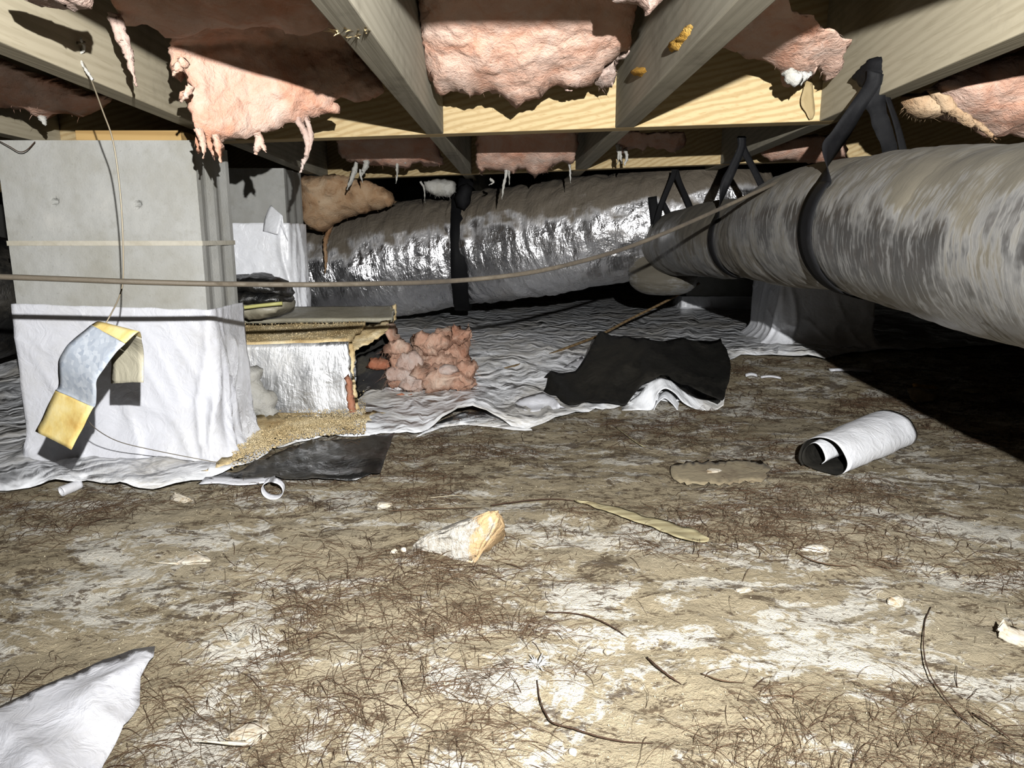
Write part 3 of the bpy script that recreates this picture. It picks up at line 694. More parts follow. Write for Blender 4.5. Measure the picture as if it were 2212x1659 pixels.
# centre bay
b3 = batt([(905, -80), (902, 40), (908, 90), (914, 130), (926, 170), (940, 196), (952, 204), (975, 200), (1000, 206), (1018, 210), (1030, 202), (1060, 200), (1082, 205), (1094, 216), (1104, 228), (1116, 234), (1126, 222), (1150, 214), (1172, 208), (1190, 196), (1206, 190), (1222, 196), (1250, 190), (1275, 180), (1296, 160), (1312, 140), (1330, 120), (1352, 108), (1362, 98), (1366, 80), (1374, 40), (1380, -80)],
          slope(0, 1.24, 230, 1.43), 'pink', 'large rounded pink batt in the centre bay between two joists', front=.07, back=.05, step=6, amp=.009, ns=18, jag=1.8, w=80, fold=.010)
strand(b3, [(1218, 185), (1226, 194), (1236, 196)], 1.42, .006, 'pinkw')
b3b = batt([(1282, 178), (1296, 158), (1312, 136), (1330, 116), (1352, 106), (1358, 116), (1346, 128), (1330, 140), (1334, 160), (1322, 186), (1300, 188)], slope(100, 1.36, 190, 1.45), 'pinkw', 'greyish folded scrap at right end of the centre bay batt', front=.03, back=.02, step=5, amp=.008, ns=40, jag=1)
b3c = batt([(1318, -50), (1330, 4), (1352, 8), (1376, 12), (1390, 24), (1398, 36), (1408, 30), (1418, 12), (1430, 0), (1432, -50)], .98, 'pinkw', 'small pale insulation tuft at the top edge above the foam dabbed joist', front=.03, back=.03, step=6, amp=.007, ns=30, jag=1, hair=0)
# right bay
b4 = batt([(1500, -60), (1545, 60), (1560, 96), (1600, 110), (1640, 120), (1672, 132), (1690, 150), (1696, 178), (1704, 190), (1716, 184), (1740, 174), (1756, 164), (1762, 150), (1776, 140), (1788, 164), (1784, 178), (1798, 170), (1808, 150), (1812, 120), (1822, 106), (1826, 96), (1800, 80), (1776, 66), (1740, 34), (1700, 20), (1650, -60)], slope(0, 1.12, 180, 1.36), 'pink', 'drooping pink batt right of the foam dabbed joist', front=.05, back=.05, step=7, amp=.008, ns=22, jag=1.5, w=45, fold=.008)
strand(b4, [(1700, 150), (1712, 170), (1730, 168), (1752, 158)], 1.30, .014, 'whitef', flat=.8)
# far right bays
b5 = batt([(2006, 190), (2030, 176), (2080, 150), (2140, 124), (2212, 104), (2330, 60), (2330, 320), (2230, 306), (2212, 302), (2200, 294), (2186, 296), (2168, 298), (2150, 296), (2120, 280), (2080, 262), (2040, 240), (2016, 214)], slope(100, 1.22, 300, 1.34), 'pink', 'big pink batt hanging at the right photo edge above the big duct', front=.07, back=.08, step=9, amp=.010, ns=18, jag=1.6, w=60, fold=.016)
b5b = batt([(2004, 186), (2014, 184), (2030, 200), (2070, 236), (2110, 262), (2150, 284), (2160, 297), (2130, 286), (2080, 264), (2040, 242), (2012, 214)], 1.26, 'tan', 'tan paper edge layer under the big right batt', front=.012, back=.012, step=6, amp=.006, ns=40)
b6 = batt([(1950, 212), (1966, 202), (1990, 202), (2012, 214), (2034, 232), (2038, 244), (2020, 258), (1998, 260), (1972, 248), (1956, 232)], 1.30, 'tan', 'small tan insulation lump between the strap and the right batt', front=.035, back=.03, step=6, amp=.005, ns=40)
# left of joist A
b7 = batt([(-160, 120), (0, 130), (60, 150), (120, 170), (180, 190), (236, 206), (226, 218), (200, 240), (170, 252), (140, 246), (118, 252), (100, 258), (92, 262), (82, 250), (60, 240), (30, 236), (0, 230), (-160, 215)], slope(120, 1.35, 260, 1.55), 'pink', 'shaded pink batt left of the pale joist above the pier', front=.05, back=.05, step=8, amp=.008, ns=22, jag=2, w=30)
strand(b7, [(84, 240), (92, 256), (98, 272)], 1.53, .013, 'whitef')
b8 = batt([(36, -40), (52, 0), (90, 8), (118, 14), (132, 28), (144, 16), (164, 12), (182, 6), (190, -10), (190, -40)], .80, 'pinkw', 'small pale insulation tuft at the top left edge on the pale joist', front=.03, back=.03, step=6, amp=.006, ns=30, jag=1.5, hair=0)
# behind the first beam
b9 = batt([(1028, 270), (1028, 352), (1034, 372), (1040, 378), (1046, 366), (1064, 366), (1082, 370), (1096, 372), (1110, 376), (1118, 366), (1134, 366), (1148, 378), (1154, 384), (1164, 374), (1180, 370), (1196, 358), (1216, 350), (1236, 352), (1246, 346), (1250, 270)], slope(290, 2.14, 380, 2.30), 'pink', 'pink batt behind the near beam, its torn edge over the far beam at centre', front=.04, back=.03, step=5, amp=.006, ns=30, jag=1.6, w=26)
for q in ([(1090, 345), (1094, 372), (1088, 400), (1084, 432)], [(1096, 350), (1100, 375), (1100, 400)], [(1228, 345), (1232, 370), (1232, 396)], [(1058, 386), (1066, 394), (1056, 400)]): strand(b9, q, 2.27, .008, 'whitef')
b10 = batt([(724, 290), (730, 330), (756, 352), (770, 350), (800, 356), (830, 358), (858, 362), (880, 368), (890, 356), (902, 352), (914, 358), (936, 356), (960, 352), (948, 330), (944, 290)], slope(290, 2.3, 370, 2.46), 'pink', 'shaded pink batt behind the near beam, left of the centre joist, with pale tufts', front=.04, back=.03, step=6, amp=.007, ns=28, jag=1.6, w=26)
for q, r in (([(776, 322), (786, 330), (792, 352), (786, 368), (782, 380)], .017), ([(770, 352), (766, 370), (758, 392), (750, 410)], .012), ([(778, 366), (780, 382), (784, 396)], .008), ([(858, 345), (858, 372), (856, 396)], .010), ([(868, 346), (876, 350), (882, 348)], .012), ([(900, 328), (903, 334), (905, 338)], .008)): strand(b10, q, 2.4, r, 'whitef')
b11 = batt([(1330, 284), (1332, 318), (1344, 330), (1372, 318), (1390, 326), (1400, 318), (1430, 318), (1448, 330), (1462, 326), (1476, 318), (1482, 300), (1480, 284)], slope(284, 2.1, 330, 2.2), 'pink', 'dim pink batt behind the near beam, right of centre', front=.03, back=.03, step=6, amp=.007, ns=28, jag=1.5)
for q in ([(1334, 310), (1336, 335), (1334, 356)], [(1350, 322), (1354, 342), (1348, 358)], [(1340, 318), (1340, 338), (1344, 352)]): strand(b11, q, 2.16, .010, 'whitef')
b12 = batt([(1640, 310), (1720, 296), (1790, 290), (1830, 310), (1830, 338), (1800, 352), (1760, 352), (1700, 344), (1660, 350), (1644, 336)], slope(290, 2.05, 350, 2.12), 'pink', 'dim reddish batt behind the near beam, left of the broad strap', front=.03, back=.03, step=7, amp=.007, ns=26, jag=1.5)
# tan batt on the far duct
b13 = batt([(652, 384), (700, 378), (760, 382), (790, 390), (826, 400), (848, 414), (858, 436), (846, 448), (818, 454), (790, 460), (760, 466), (738, 474), (720, 486), (706, 500), (694, 502), (668, 492), (656, 476), (652, 440)], slope(380, 2.72, 500, 2.78), 'tan', 'tan brown batt resting on the left end of the silver duct', front=.07, back=.05, step=6, amp=.012, ns=22, jag=1.2, w=34, fold=.02)
strand(b13, [(716, 486), (706, 510), (702, 530), (704, 560), (702, 590)], 2.78, .014, 'tan')
b14 = batt([(914, 392), (930, 388), (962, 386), (984, 394), (986, 414), (972, 428), (950, 424), (930, 420), (918, 410)], 2.75, 'whitef', 'white insulation tuft left of the wide black strap band', front=.04, back=.03, step=5, amp=.008, ns=34, jag=1)
strand(b14, [(908, 392), (916, 408), (918, 438)], 2.73, .008, 'whitef')

# ------------------------------------------------------------------ vapour barrier and loose film on the dirt
near = [(-700, 1110, .004), (-100, 1075, .004), (0, 1062, .006), (60, 1055, .012), (120, 1049, .02), (190, 1047, .012), (260, 1050, .02), (330, 1058, .016), (380, 1050, .02), (430, 1042, .01), (480, 1026, .006), (540, 1003, .006), (590, 975, .01), (640, 955, .01), (700, 946, .008), (770, 943, .006), (850, 940, .004), (895, 942, .006), (925, 930, .012), (955, 910, .03), (990, 886, .055), (1022, 876, .062), (1050, 886, .045), (1080, 908, .02), (1104, 924, .006), (1140, 926, .004), (1200, 908, .008), (1300, 886, .006), (1380, 876, .006), (1440, 872, .004), (1500, 868, .004), (1556, 860, .004), (1575, 820, .004), (1572, 784, .004), (1600, 772, .01), (1650, 771, .012), (1700, 772, .02), (1745, 770, .035), (1780, 776, .02), (1800, 772, .004), (1880, 760, .004), (2300, 742, .004)]
near2 = near + [(2250, 632, .004), (1500, 622, .004), (600, 622, .004), (-60, 640, .004)]
VB = sheet('vapour_barrier', near2, M['barrier'], step=13, amp=.006, ns=16, fall=22, base=.008, seed=4, ridge=.010)
tag(VB, 'creased dusty white plastic sheet covering the ground behind the bare dirt', 'plastic sheet')
# lower lip seen under the hump
lip = sheet('film_strip', [(900, 944, .003), (960, 922, .004), (1010, 918, .004), (1060, 922, .004), (1108, 930, .004), (1150, 930, .003), (1130, 905, .003), (1060, 890, .004), (1000, 890, .004), (940, 915, .003)], M['barrier'], step=8, amp=.003, ns=20, fall=30, base=.006)
tag(lip, 'white film layer lying under the arched hump of the sheet edge', 'plastic strip')
bc = sheet('film_corner', [(428, 1048, .004), (470, 1036, .006), (520, 1018, .004), (590, 985, .003), (640, 964, .003), (700, 954, .003), (770, 949, .003), (852, 937, .014), (842, 970, .012), (830, 1000, .01), (818, 1030, .008), (770, 1042, .006), (700, 1043, .008), (640, 1041, .008), (600, 1037, .01), (540, 1036, .008), (480, 1040, .006)], M['blackp'], step=8, amp=.007, ns=18, fall=40, base=.012, ridge=.008)
tag(bc, 'black underside corner of film turned out in front of the broken duct', 'plastic sheet')
# white strip ending in a curl
def loopribbon(pts, wid, m, label, nme='film_strip'):
    rows = [(Vector(p), Vector(p) + Vector(wd)) for p, wd in zip(pts, wid)]
    return tag(ribbon(nme, rows, M[m], n=60, m=3, solid=.0008), label, 'plastic strip')
z0 = .010; pp = [(430, 1046), (470, 1044), (510, 1048), (550, 1046), (580, 1042)]
L = [gnd(x, y, z0) for x, y in pp]; c = gnd(588, 1060, .018)
for k in range(1, 13):
    a = math.radians(110 - 30 * k); L.append(Vector((c.x + .02 * math.cos(a), c.y - .004 + .0005 * k, c.z + .017 * math.sin(a))))
loopribbon(L, [(0, .03 if k < 5 else .016, .004) for k in range(len(L))], 'wrap', 'narrow white film strip ending in a round curl in front of the black corner')
c = gnd(132, 1062, .009); d = Vector((.018, .032, .004))
v, f, u = tube_geo([c, c + d * .5, c + d], [.009, .009, .008], sides=14, seg=5)
tag(build('film_roll', v, f[:-2], M['wrap'], solid=.0012), 'tiny rolled film tube at the sheet edge, lower left of the pier', 'plastic roll')
# bottom left sheet
bl = sheet('film_scrap', [(-200, 1640, .004), (-100, 1580, .004), (0, 1536, .004), (60, 1506, .01), (140, 1462, .014), (220, 1428, .012), (290, 1414, .008), (338, 1412, .004), (330, 1440, .004), (300, 1480, .006), (300, 1530, .006), (270, 1590, .006), (228, 1659, .006), (190, 1740, .004), (60, 1850, .004), (-200, 1850, .004)], M['wrap'], step=16, amp=.010, ns=13, fall=60, base=.016, ridge=.012, seed=9)
tag(bl, 'crumpled white plastic sheet in the lower left corner', 'plastic sheet')
# black folded flap with white underside curling forward
fl = sheet('black_film', [(1296, 722, .10), (1330, 730, .105), (1380, 738, .10), (1440, 742, .10), (1500, 736, .10), (1556, 738, .09), (1570, 770, .08), (1578, 802, .075), (1574, 830, .07), (1560, 870, .06), (1500, 850, .075), (1455, 826, .085), (1425, 814, .08), (1395, 832, .06), (1372, 856, .035), (1352, 880, .018), (1290, 879, .02), (1230, 876, .02), (1204, 862, .02), (1172, 846, .02), (1186, 828, .022), (1176, 824, .022), (1190, 812, .03), (1244, 802, .04), (1262, 780, .06), (1280, 750, .085)], M['blackd'], step=8, amp=.010, ns=14, fall=0, base=.03, ridge=.014, seed=6)
tag(fl, 'dusty black film flap folded over the white sheet right of centre', 'plastic sheet')
def curl(nme, rows, Yt, Yb, m, label, dark=False):
    rw = [(at(*t_, Yt), at(*b_, Yb)) for t_, b_ in rows]
    return tag(ribbon(nme, rw, M[m], n=60, m=6, solid=.0014, wob=.0015, ws=30), label, 'plastic sheet')
curl('film_fold', [((1342, 880), (1342, 886)), ((1378, 853), (1384, 886)), ((1400, 831), (1410, 884)), ((1424, 817), (1421, 852)), ((1444, 820), (1438, 840)), ((1462, 832), (1458, 850)), ((1484, 850), (1478, 872)), ((1512, 862), (1506, 884)), ((1545, 864), (1542, 887)), ((1566, 856), (1563, 876))], 2.03, 1.985, 'barrier', 'upper white fold curling out from under the black flap')
curl('film_fold', [((1412, 878), (1410, 892)), ((1422, 856), (1420, 872)), ((1438, 845), (1436, 860)), ((1456, 855), (1452, 872)), ((1476, 877), (1470, 892)), ((1506, 888), (1500, 898)), ((1542, 890), (1536, 898)), ((1560, 882), (1556, 890))], 2.05, 1.99, 'barrier', 'lower thin white fold beneath the curl of the black flap')
curl('film_fold', [((1424, 812), (1424, 822)), ((1448, 815), (1450, 826)), ((1474, 826), (1472, 842)), ((1502, 842), (1498, 860)), ((1536, 856), (1532, 868)), ((1562, 864), (1560, 868))], 2.10, 2.045, 'blackp', 'inner black layer inside the curled fold of the flap')
tw = sheet('film_tear', [(1112, 872, .012), (1122, 862, .02), (1146, 854, .03), (1172, 848, .034), (1196, 858, .036), (1210, 876, .03), (1222, 882, .02), (1180, 886, .012), (1150, 890, .01), (1120, 886, .008)], M['wrap'], step=6, amp=.004, ns=30, fall=0, base=.03)
tag(tw, 'torn bright white film bit at left front of the black flap', 'plastic sheet')
sheet_p = sheet('film_tear', [(1208, 800, .012), (1236, 782, .014), (1258, 770, .018), (1262, 780, .02), (1246, 802, .012), (1212, 806, .01)], M['wrap'], step=6, amp=.003, ns=30, fall=0, base=.02)
tag(sheet_p, 'pale film bit behind the left corner of the black flap', 'plastic sheet')
# rolled sheet at the right
def roll():
    a = gnd(1778, 1022, .0); b = gnd(1925, 968, .0); ax = (b - a); ax.z = 0; Lg = ax.length; ax.normalize(); nn = Vector((ax.y, -ax.x, 0))
    prof = [(-.005, .012), (.0, .022), (-.012, .040), (-.03, .048), (-.046, .036), (-.050, .018), (-.040, .004), (-.02, .001), (.006, .001), (.036, .001), (.047, .012), (.046, .030), (.030, .050), (.006, .060), (-.022, .060), (-.046, .049), (-.056, .028), (-.054, .012), (-.042, .0005)]
    prof = crom([list(p) for p in prof], 90); V = []; nl = 18
    for i in range(nl + 1):
        for j, (u_, h_) in enumerate(prof):
            s_ = 1 + .12 * (i / nl); q = a + ax * (Lg * i / nl + .012 * math.sin(j * .11) * (i == 0)) + nn * (u_ * s_) + Vector((0, 0, h_ * s_ * 1.05 + .006))
            V.append(q + nv(q, 22) * .0025)
    o = build('film_roll', V, [tuple(reversed(q)) for q in grid_faces(nl + 1, len(prof))], M['wrap2'], None, solid=0)
    o.data.materials.append(M['blackd']); s = o.modifiers.new('solid', 'SOLIDIFY'); s.thickness = .0016; s.offset = -1; s.material_offset = 1; s.material_offset_rim = 1
    return tag(o, 'loosely rolled white plastic sheet, black inside, lying on dirt at right', 'plastic roll')
roll()
# short white strips on the dirt
def bar(nme, pa, pb, wid, th, m, label, cat='strip', lift=.004, grp=None):
    a, b = gnd(*pa, lift), gnd(*pb, lift); t = (b - a).normalized(); n = Vector((-t.y, t.x, 0)); V = []
    for i in range(9):
        p = a.lerp(b, i / 8) + Vector((0, 0, .004 * math.sin(i / 8 * math.pi)))
        for (u_, h_) in ((-.5, 0), (-.42, .8), (0, 1), (.42, .8), (.5, 0)): V.append(p + n * u_ * wid + Vector((0, 0, h_ * th)))
    f = grid_faces(9, 5) + [tuple(i * 5 + k for k in (0, 4)) + tuple((i + 1) * 5 + k for k in (4, 0)) for i in range(8)] + [(0, 1, 2, 3, 4), (44, 43, 42, 41, 40)]
    return tag(fix(build(nme, V, f, M[m])), label, cat, grp)
bar('film_strip', (1610, 813), (1634, 813), .02, .008, 'wrap', 'short stubby white strip on dirt beyond the black flap, left one of two')
bar('film_strip', (1643, 816), (1686, 818), .018, .006, 'wrap', 'slim white strip on dirt beyond the black flap, right one of two')
bar('film_strip', (1792, 801), (1880, 804), .022, .007, 'wrap', 'long white strip on dirt at the edge of the big duct shadow')
bar('film_strip', (1592, 761), (1610, 763), .018, .005, 'wrap', 'tiny white strip on the sheet before the right pier')
bar('film_strip', (850, 843), (905, 830), .05, .012, 'barrier', 'white strip end under the pink clump in the duct mouth')

# ------------------------------------------------------------------ broken rectangular duct
def quadbox(name, bot, top, m, parent=None, **k):
    v = [tuple(p) for p in bot] + [tuple(p) for p in top]
    return build(name, v, [(3, 2, 1, 0), (4, 5, 6, 7), (0, 1, 5, 4), (1, 2, 6, 5), (2, 3, 7, 6), (3, 0, 4, 7)], m, parent, smooth=False, **k)
def slab(name, A, B, C, D, th, m, parent, nu=30, nv_=14, amp=.002, jag=0, uvs=1.0, mats=None):
    """bent panel A-B (top) D-C (bottom), thickness th behind"""
    V, U = [], []
    for i in range(nv_ + 1):
        for j in range(nu + 1):
            p = A.lerp(B, j / nu).lerp(D.lerp(C, j / nu), i / nv_)
            if jag and j == nu: p = p + (B - A).normalized() * jag * noise.noise(Vector((i * .9, 3, 1)))
            V.append(p + nv(p, 16) * amp); U.append((j / nu * (B - A).length * uvs, i / nv_ * (D - A).length * uvs))
    return build(name, V, grid_faces(nv_ + 1, nu + 1), m, parent, uvs=U, solid=th)
fbl, fbr = gnd(470, 906), gnd(768, 902); YF = fbr.y
ftl, ftr = at(470, 746, YF), at(752, 738, YF + .01)
YB = 2.40
rbr = at(842, 842, YB); rbr.z = g(rbr.x, YB) + .004; rtr = at(852, 664, YB); rtl = at(480, 668, YB); rbl = Vector((rtl.x, YB, g(rtl.x, YB)))
DU = empty('rectangular_duct', (fbl + rbr) / 2 - Vector((0, 0, .0)), 'broken rectangular foil faced duct lying open beside the near pier', 'duct')
o = slab('front_panel', ftl, ftr, fbr, fbl, .012, M['foilbox'], DU, amp=.003, jag=.012); o['label'] = 'silver foil face'
mt1 = at(640, 700, 2.12); mtl, mtr = at(478, 706, 2.12), at(790, 700, 2.12)
slab('top_panel', mtl, mtr, ftr, ftl, .012, M['dust'], DU, amp=.004, jag=.02)['label'] = 'dust covered near top panel'
slab('top_panel', rtl, rtr, at(848, 692, 2.22), at(478, 694, 2.22), .012, M['cream'], DU, amp=.002, jag=.008)['label'] = 'rear top board'
slab('back_panel', rtl, rtr, rbr, rbl, .012, M['blackd'], DU, amp=.003)
slab('bottom_panel', rbl, rbr, fbr, fbl, .008, M['blackd'], DU, amp=.002)
# bent corner flap, torn edges
b = pillow('torn_flap', [(748, 740), (764, 722), (790, 704), (830, 692), (844, 690), (838, 708), (826, 724), (806, 738), (784, 748), (764, 760), (752, 764)], slope(690, 2.16, 760, 2.0), M['dust'], DU, front=.008, back=.008, step=5, amp=.005, ns=50, jag=1.5)
pillow('torn_edge', [(744, 816), (752, 808), (760, 820), (764, 850), (770, 880), (772, 900), (756, 902), (750, 880), (748, 850)], YF - .004, M['red'], DU, front=.012, back=.012, step=5, amp=.004, ns=60, jag=1.2)['label'] = 'salmon insulation core at the torn edge'
pillow('torn_edge', [(752, 742), (762, 742), (768, 770), (766, 800), (770, 840), (776, 880), (772, 902), (764, 880), (760, 830), (756, 780)], YF + .01, M['dust'], DU, front=.006, back=.01, step=5, amp=.003, ns=60, jag=1.2)
pillow('torn_flap', [(834, 690), (842, 686), (848, 676), (846, 660), (854, 654), (858, 664), (856, 690), (846, 700)], 2.36, M['dust'], DU, front=.01, back=.01, step=4, amp=.005, ns=60, jag=1)
pillow('inner_liner', [(770, 770), (800, 756), (836, 742), (846, 776), (842, 830), (820, 850), (786, 866), (776, 890), (770, 840)], slope(740, 2.36, 890, 1.99), M['liner'], DU, front=.005, back=.005, step=7, amp=.006, ns=30)
slab('bottom_flange', at(600, 893, YF - .03), fbr + Vector((0, -.02, .012)), fbr + Vector((.0, -.07, .006)), gnd(585, 912, .006), .006, M['kraft'], DU, amp=.002)
tag(pillow('fibre_scrap', [(508, 812), (524, 796), (552, 790), (566, 800), (560, 820), (574, 838), (590, 846), (600, 868), (592, 880), (604, 892), (590, 904), (572, 902), (556, 898), (540, 900), (522, 892), (508, 880)], YF - .05, M['whitef'], front=.03, back=.03, step=6, amp=.008, ns=34, jag=1.5), 'white fluff against the foil face of the broken duct', 'insulation')
# pink clump
cl = empty('insulation_clump', gnd(930, 850), 'dirty pink insulation clump spilling from the broken duct', 'insulation')
for oc, Y, sd in (([(836, 706), (846, 690), (856, 716), (872, 738), (886, 746), (892, 770), (884, 800), (896, 818), (876, 826), (850, 832), (840, 826), (844, 790), (840, 750)], 2.17, 1),
              ([(890, 770), (888, 744), (900, 722), (918, 716), (926, 732), (940, 712), (958, 702), (975, 708), (988, 702), (1002, 716), (1012, 700), (1018, 716), (1016, 750), (1018, 778), (1006, 800), (990, 812), (960, 800), (920, 800)], 2.2, 2),
              ([(888, 800), (910, 790), (945, 780), (980, 786), (1004, 800), (1018, 812), (1026, 818), (1020, 836), (1000, 836), (976, 840), (950, 848), (925, 844), (908, 826), (894, 820)], 2.12, 3)):
    pillow('fibre_lump', oc, Y, M['clump'], cl, front=.06, back=.05, step=6, amp=.016, ns=24, jag=2.2, seed=sd, fold=.02)
rc = random.Random(3)
for i in range(12):
    cx, cy = rc.uniform(850, 1010), rc.uniform(722, 832); ra_, rb_ = rc.uniform(24, 44), rc.uniform(14, 28)
    if cx < 890 and cy < 745: continue
    oc = [(cx + ra_ * math.cos(k * .7) * rc.uniform(.7, 1.2), cy + rb_ * math.sin(k * .7) * rc.uniform(.7, 1.2)) for k in range(9)]
    pillow('fibre_lump', oc, 2.115 + .02 * rc.random(), M[rc.choice(['clump', 'clump', 'clump', 'clump', 'pinkw', 'tan'])], cl, front=.025, back=.03, step=4, amp=.013, ns=26, jag=1.5, seed=i, fold=.012)
for ch in list(cl.children): fuzz(ch, 'clump', 220, 5, .03)
pillow('fibre_lump', [(940, 796), (962, 786), (986, 790), (994, 802), (970, 812), (946, 812)], 2.08, M['pinkw'], cl, front=.02, back=.02, step=4, amp=.004, ns=50)['label'] = 'pale tuft'
tag(pillow('insulation_scrap', [(822, 862), (850, 852), (890, 850), (898, 856), (880, 868), (846, 878), (826, 872)], gnd(860, 866).y, M['red'], front=.012, back=.02, step=4, amp=.006, ns=50, jag=1.5), 'flat salmon insulation scrap on the sheet before the duct mouth', 'insulation')
tag(pillow('insulation_scrap', [(790, 790), (800, 776), (822, 772), (846, 780), (842, 796), (816, 800), (800, 796)], 2.2, M['red'], front=.02, back=.02, step=4, amp=.006, ns=50, jag=1.5), 'salmon insulation bit inside the open duct mouth', 'insulation')
# folded black plastic on top of the box
FB = empty('folded_film', at(556, 690, 2.16), 'folded black and clear plastic bundle on top of the broken duct', 'plastic bundle')
for i, (oc, m_) in enumerate(([[(460, 600), (500, 590), (540, 594), (572, 586), (606, 600), (628, 622), (632, 640), (616, 640), (560, 636), (500, 632), (460, 630)], 'blackp'],
    [[(460, 618), (520, 622), (580, 622), (624, 626), (632, 648), (622, 660), (560, 656), (500, 656), (460, 652)], 'blackp'],
    [[(460, 640), (520, 644), (580, 642), (630, 640), (634, 660), (622, 676), (594, 686), (540, 690), (480, 688), (460, 680)], 'cream'])):
    o = pillow('film_layer', oc, 2.16 + .01 * i, M[m_], FB, front=.09, back=.09, step=7, amp=.010, ns=26, fold=.02, seed=i + 3)
a, b_ = at(500, 668, 2.03), at(610, 655, 2.04)
tag(tube('yellow_stick', [a, mid(a, b_) + Vector((0, 0, .001)), b_], .0055, M['yellow'], sides=6, seg=2), 'pale yellow stick in the folded plastic bundle', 'stick')

# ------------------------------------------------------------------ cable, wires, hanging strip
cab = [(-330, 588, .90), (0, 598, .93), (140, 603, .94), (265, 608, .95), (400, 612, .97), (520, 614, .99), (660, 615, 1.02), (800, 613, 1.06), (920, 610, 1.09), (1040, 602, 1.13), (1150, 588, 1.17), (1250, 566, 1.21), (1340, 540, 1.25), (1420, 510, 1.29), (1500, 476, 1.33), (1580, 440, 1.37), (1640, 412, 1.40), (1690, 390, 1.45), (1740, 374, 1.52), (1790, 372, 1.6)]
tag(tube('electric_cable', [at(*c) for c in cab], .0036, M['cable'], sides=8, seg=6), 'long brown grey cable sagging across the whole photo in front of the pier', 'cable')
stk = [(1090, 797), (1150, 780), (1210, 757), (1260, 738), (1300, 722), (1360, 690), (1440, 650), (1510, 612)]
P = [gnd(1090, 797, .012)] + [None] * 7; p0 = P[0]; p1 = at(1512, 610, 3.0)
P = [at(x, y, p0.y + (p1.y - p0.y) * i / 7) for i, (x, y) in enumerate(stk)]
tag(tube('thin_stick', P, .005, M['stick'], sides=7, seg=4), 'long thin brown stick leaning from the sheet up toward the duct boot', 'stick')
wr = [(160, 97, 1.09), (172, 120, 1.085), (185, 145, 1.08), (200, 180, 1.07), (222, 240, 1.06), (244, 304, 1.055), (258, 400, 1.055), (265, 500, 1.055), (266, 600, 1.055), (258, 640, 1.055), (240, 678, 1.055), (224, 706, 1.05)]
pts = [at(*q) for q in wr]; pts[0] = pn + Vector((.008, 0, 0))
tag(tube('thin_wire', pts, .0011, M['wire'], sides=6, seg=5), 'thin wire from the nailed joist down to the hanging metal strip', 'wire')
tube('twisted_end', [pn + Vector((.010, -.01, .004)), pn + Vector((.006, .004, -.006)), at(170, 122, 1.08), at(186, 152, 1.075), at(200, 172, 1.07)], .0019, M['whitef'], bpy.data.objects['thin_wire'], sides=6, seg=6, wob=.0015)
tag(tube('thin_wire', [at(150, 866, 1.045), at(180, 898, 1.06), at(212, 930, 1.14), at(260, 955, 1.24), at(330, 972, 1.32), at(400, 986, 1.38), at(474, 1000, 1.42)], .0008, M['wire'], sides=5, seg=5), 'thin wire trailing from the metal strip over the pier wrap', 'wire')
tag(tube('thin_wire', [at(-10, 300, 1.5), at(20, 316, 1.49), at(42, 328, 1.49), at(58, 324, 1.49), at(76, 306, 1.5)], .001, M['rootd'], sides=5, seg=5), 'small bent wire at the top left corner of the near pier', 'wire')
HS = empty('metal_strip', at(190, 700, 1.05), 'curled galvanised strip with golden taped ends hanging before the near pier', 'metal strip')
rw = [((78, 932, 1.010), (155, 972, 0.980)), ((100, 886, 1.012), (180, 920, 0.980)), ((120, 843, 1.010), (203, 880, 0.980)), ((126, 834, 1.008), (207, 872, 0.978)), ((126, 800, 1.000), (208, 846, 0.970)), ((128, 776, 0.995), (209, 820, 0.965)), ((145, 746, 0.990), (236, 780, 0.960)), ((172, 722, 0.995), (254, 758, 0.962)), ((197, 702, 1.000), (270, 742, 0.965)), ((212, 694, 1.010), (299, 717, 0.975)), ((224, 698, 1.055), (306, 730, 1.005)), ((234, 730, 1.070), (309, 760, 1.040)), ((240, 780, 1.075), (310, 794, 1.045)), ((241, 828, 1.070), (310, 825, 1.040))]
rw = [(at(*a), at(*b_)) for a, b_ in rw]
def smear(rows): return rows
ribbon('taped_end', rw[0:3], M['gold'], HS, n=14, m=6, solid=.001, wob=.0012, ws=40)['label'] = 'golden tape end'
ribbon('strip_body', rw[2:9], M['galv'], HS, n=30, m=8, solid=.001, wob=.0008, ws=60)['label'] = 'spangled galvanised strip body'
ribbon('taped_fold', rw[8:11], M['gold'], HS, n=14, m=6, solid=.001, wob=.0005)['label'] = 'golden tape at the top fold'
ribbon('strip_tail', rw[10:14], M['cream'], HS, n=16, m=6, solid=.001, wob=.0012, ws=40)['label'] = 'creamy inner side of the strip tail'
# kraft scrap on the near beam
q = at(1745, 210, 1.44)
yk = G1(at(1745, 210, 1.48).x) - .012
tag(ribbon('paper_scrap', [(at(1742, 172, yk), at(1752, 168, yk)), (at(1734, 196, yk - .004), at(1758, 200, yk)), (at(1730, 226, yk - .006), at(1760, 232, yk)), (at(1742, 244, yk - .004), at(1760, 246, yk)), (at(1750, 258, yk - .003), at(1757, 258, yk))], M['kraft'], n=16, m=4, wob=.002, ws=60), 'torn kraft paper scrap on the near beam left of the strap joist', 'paper')

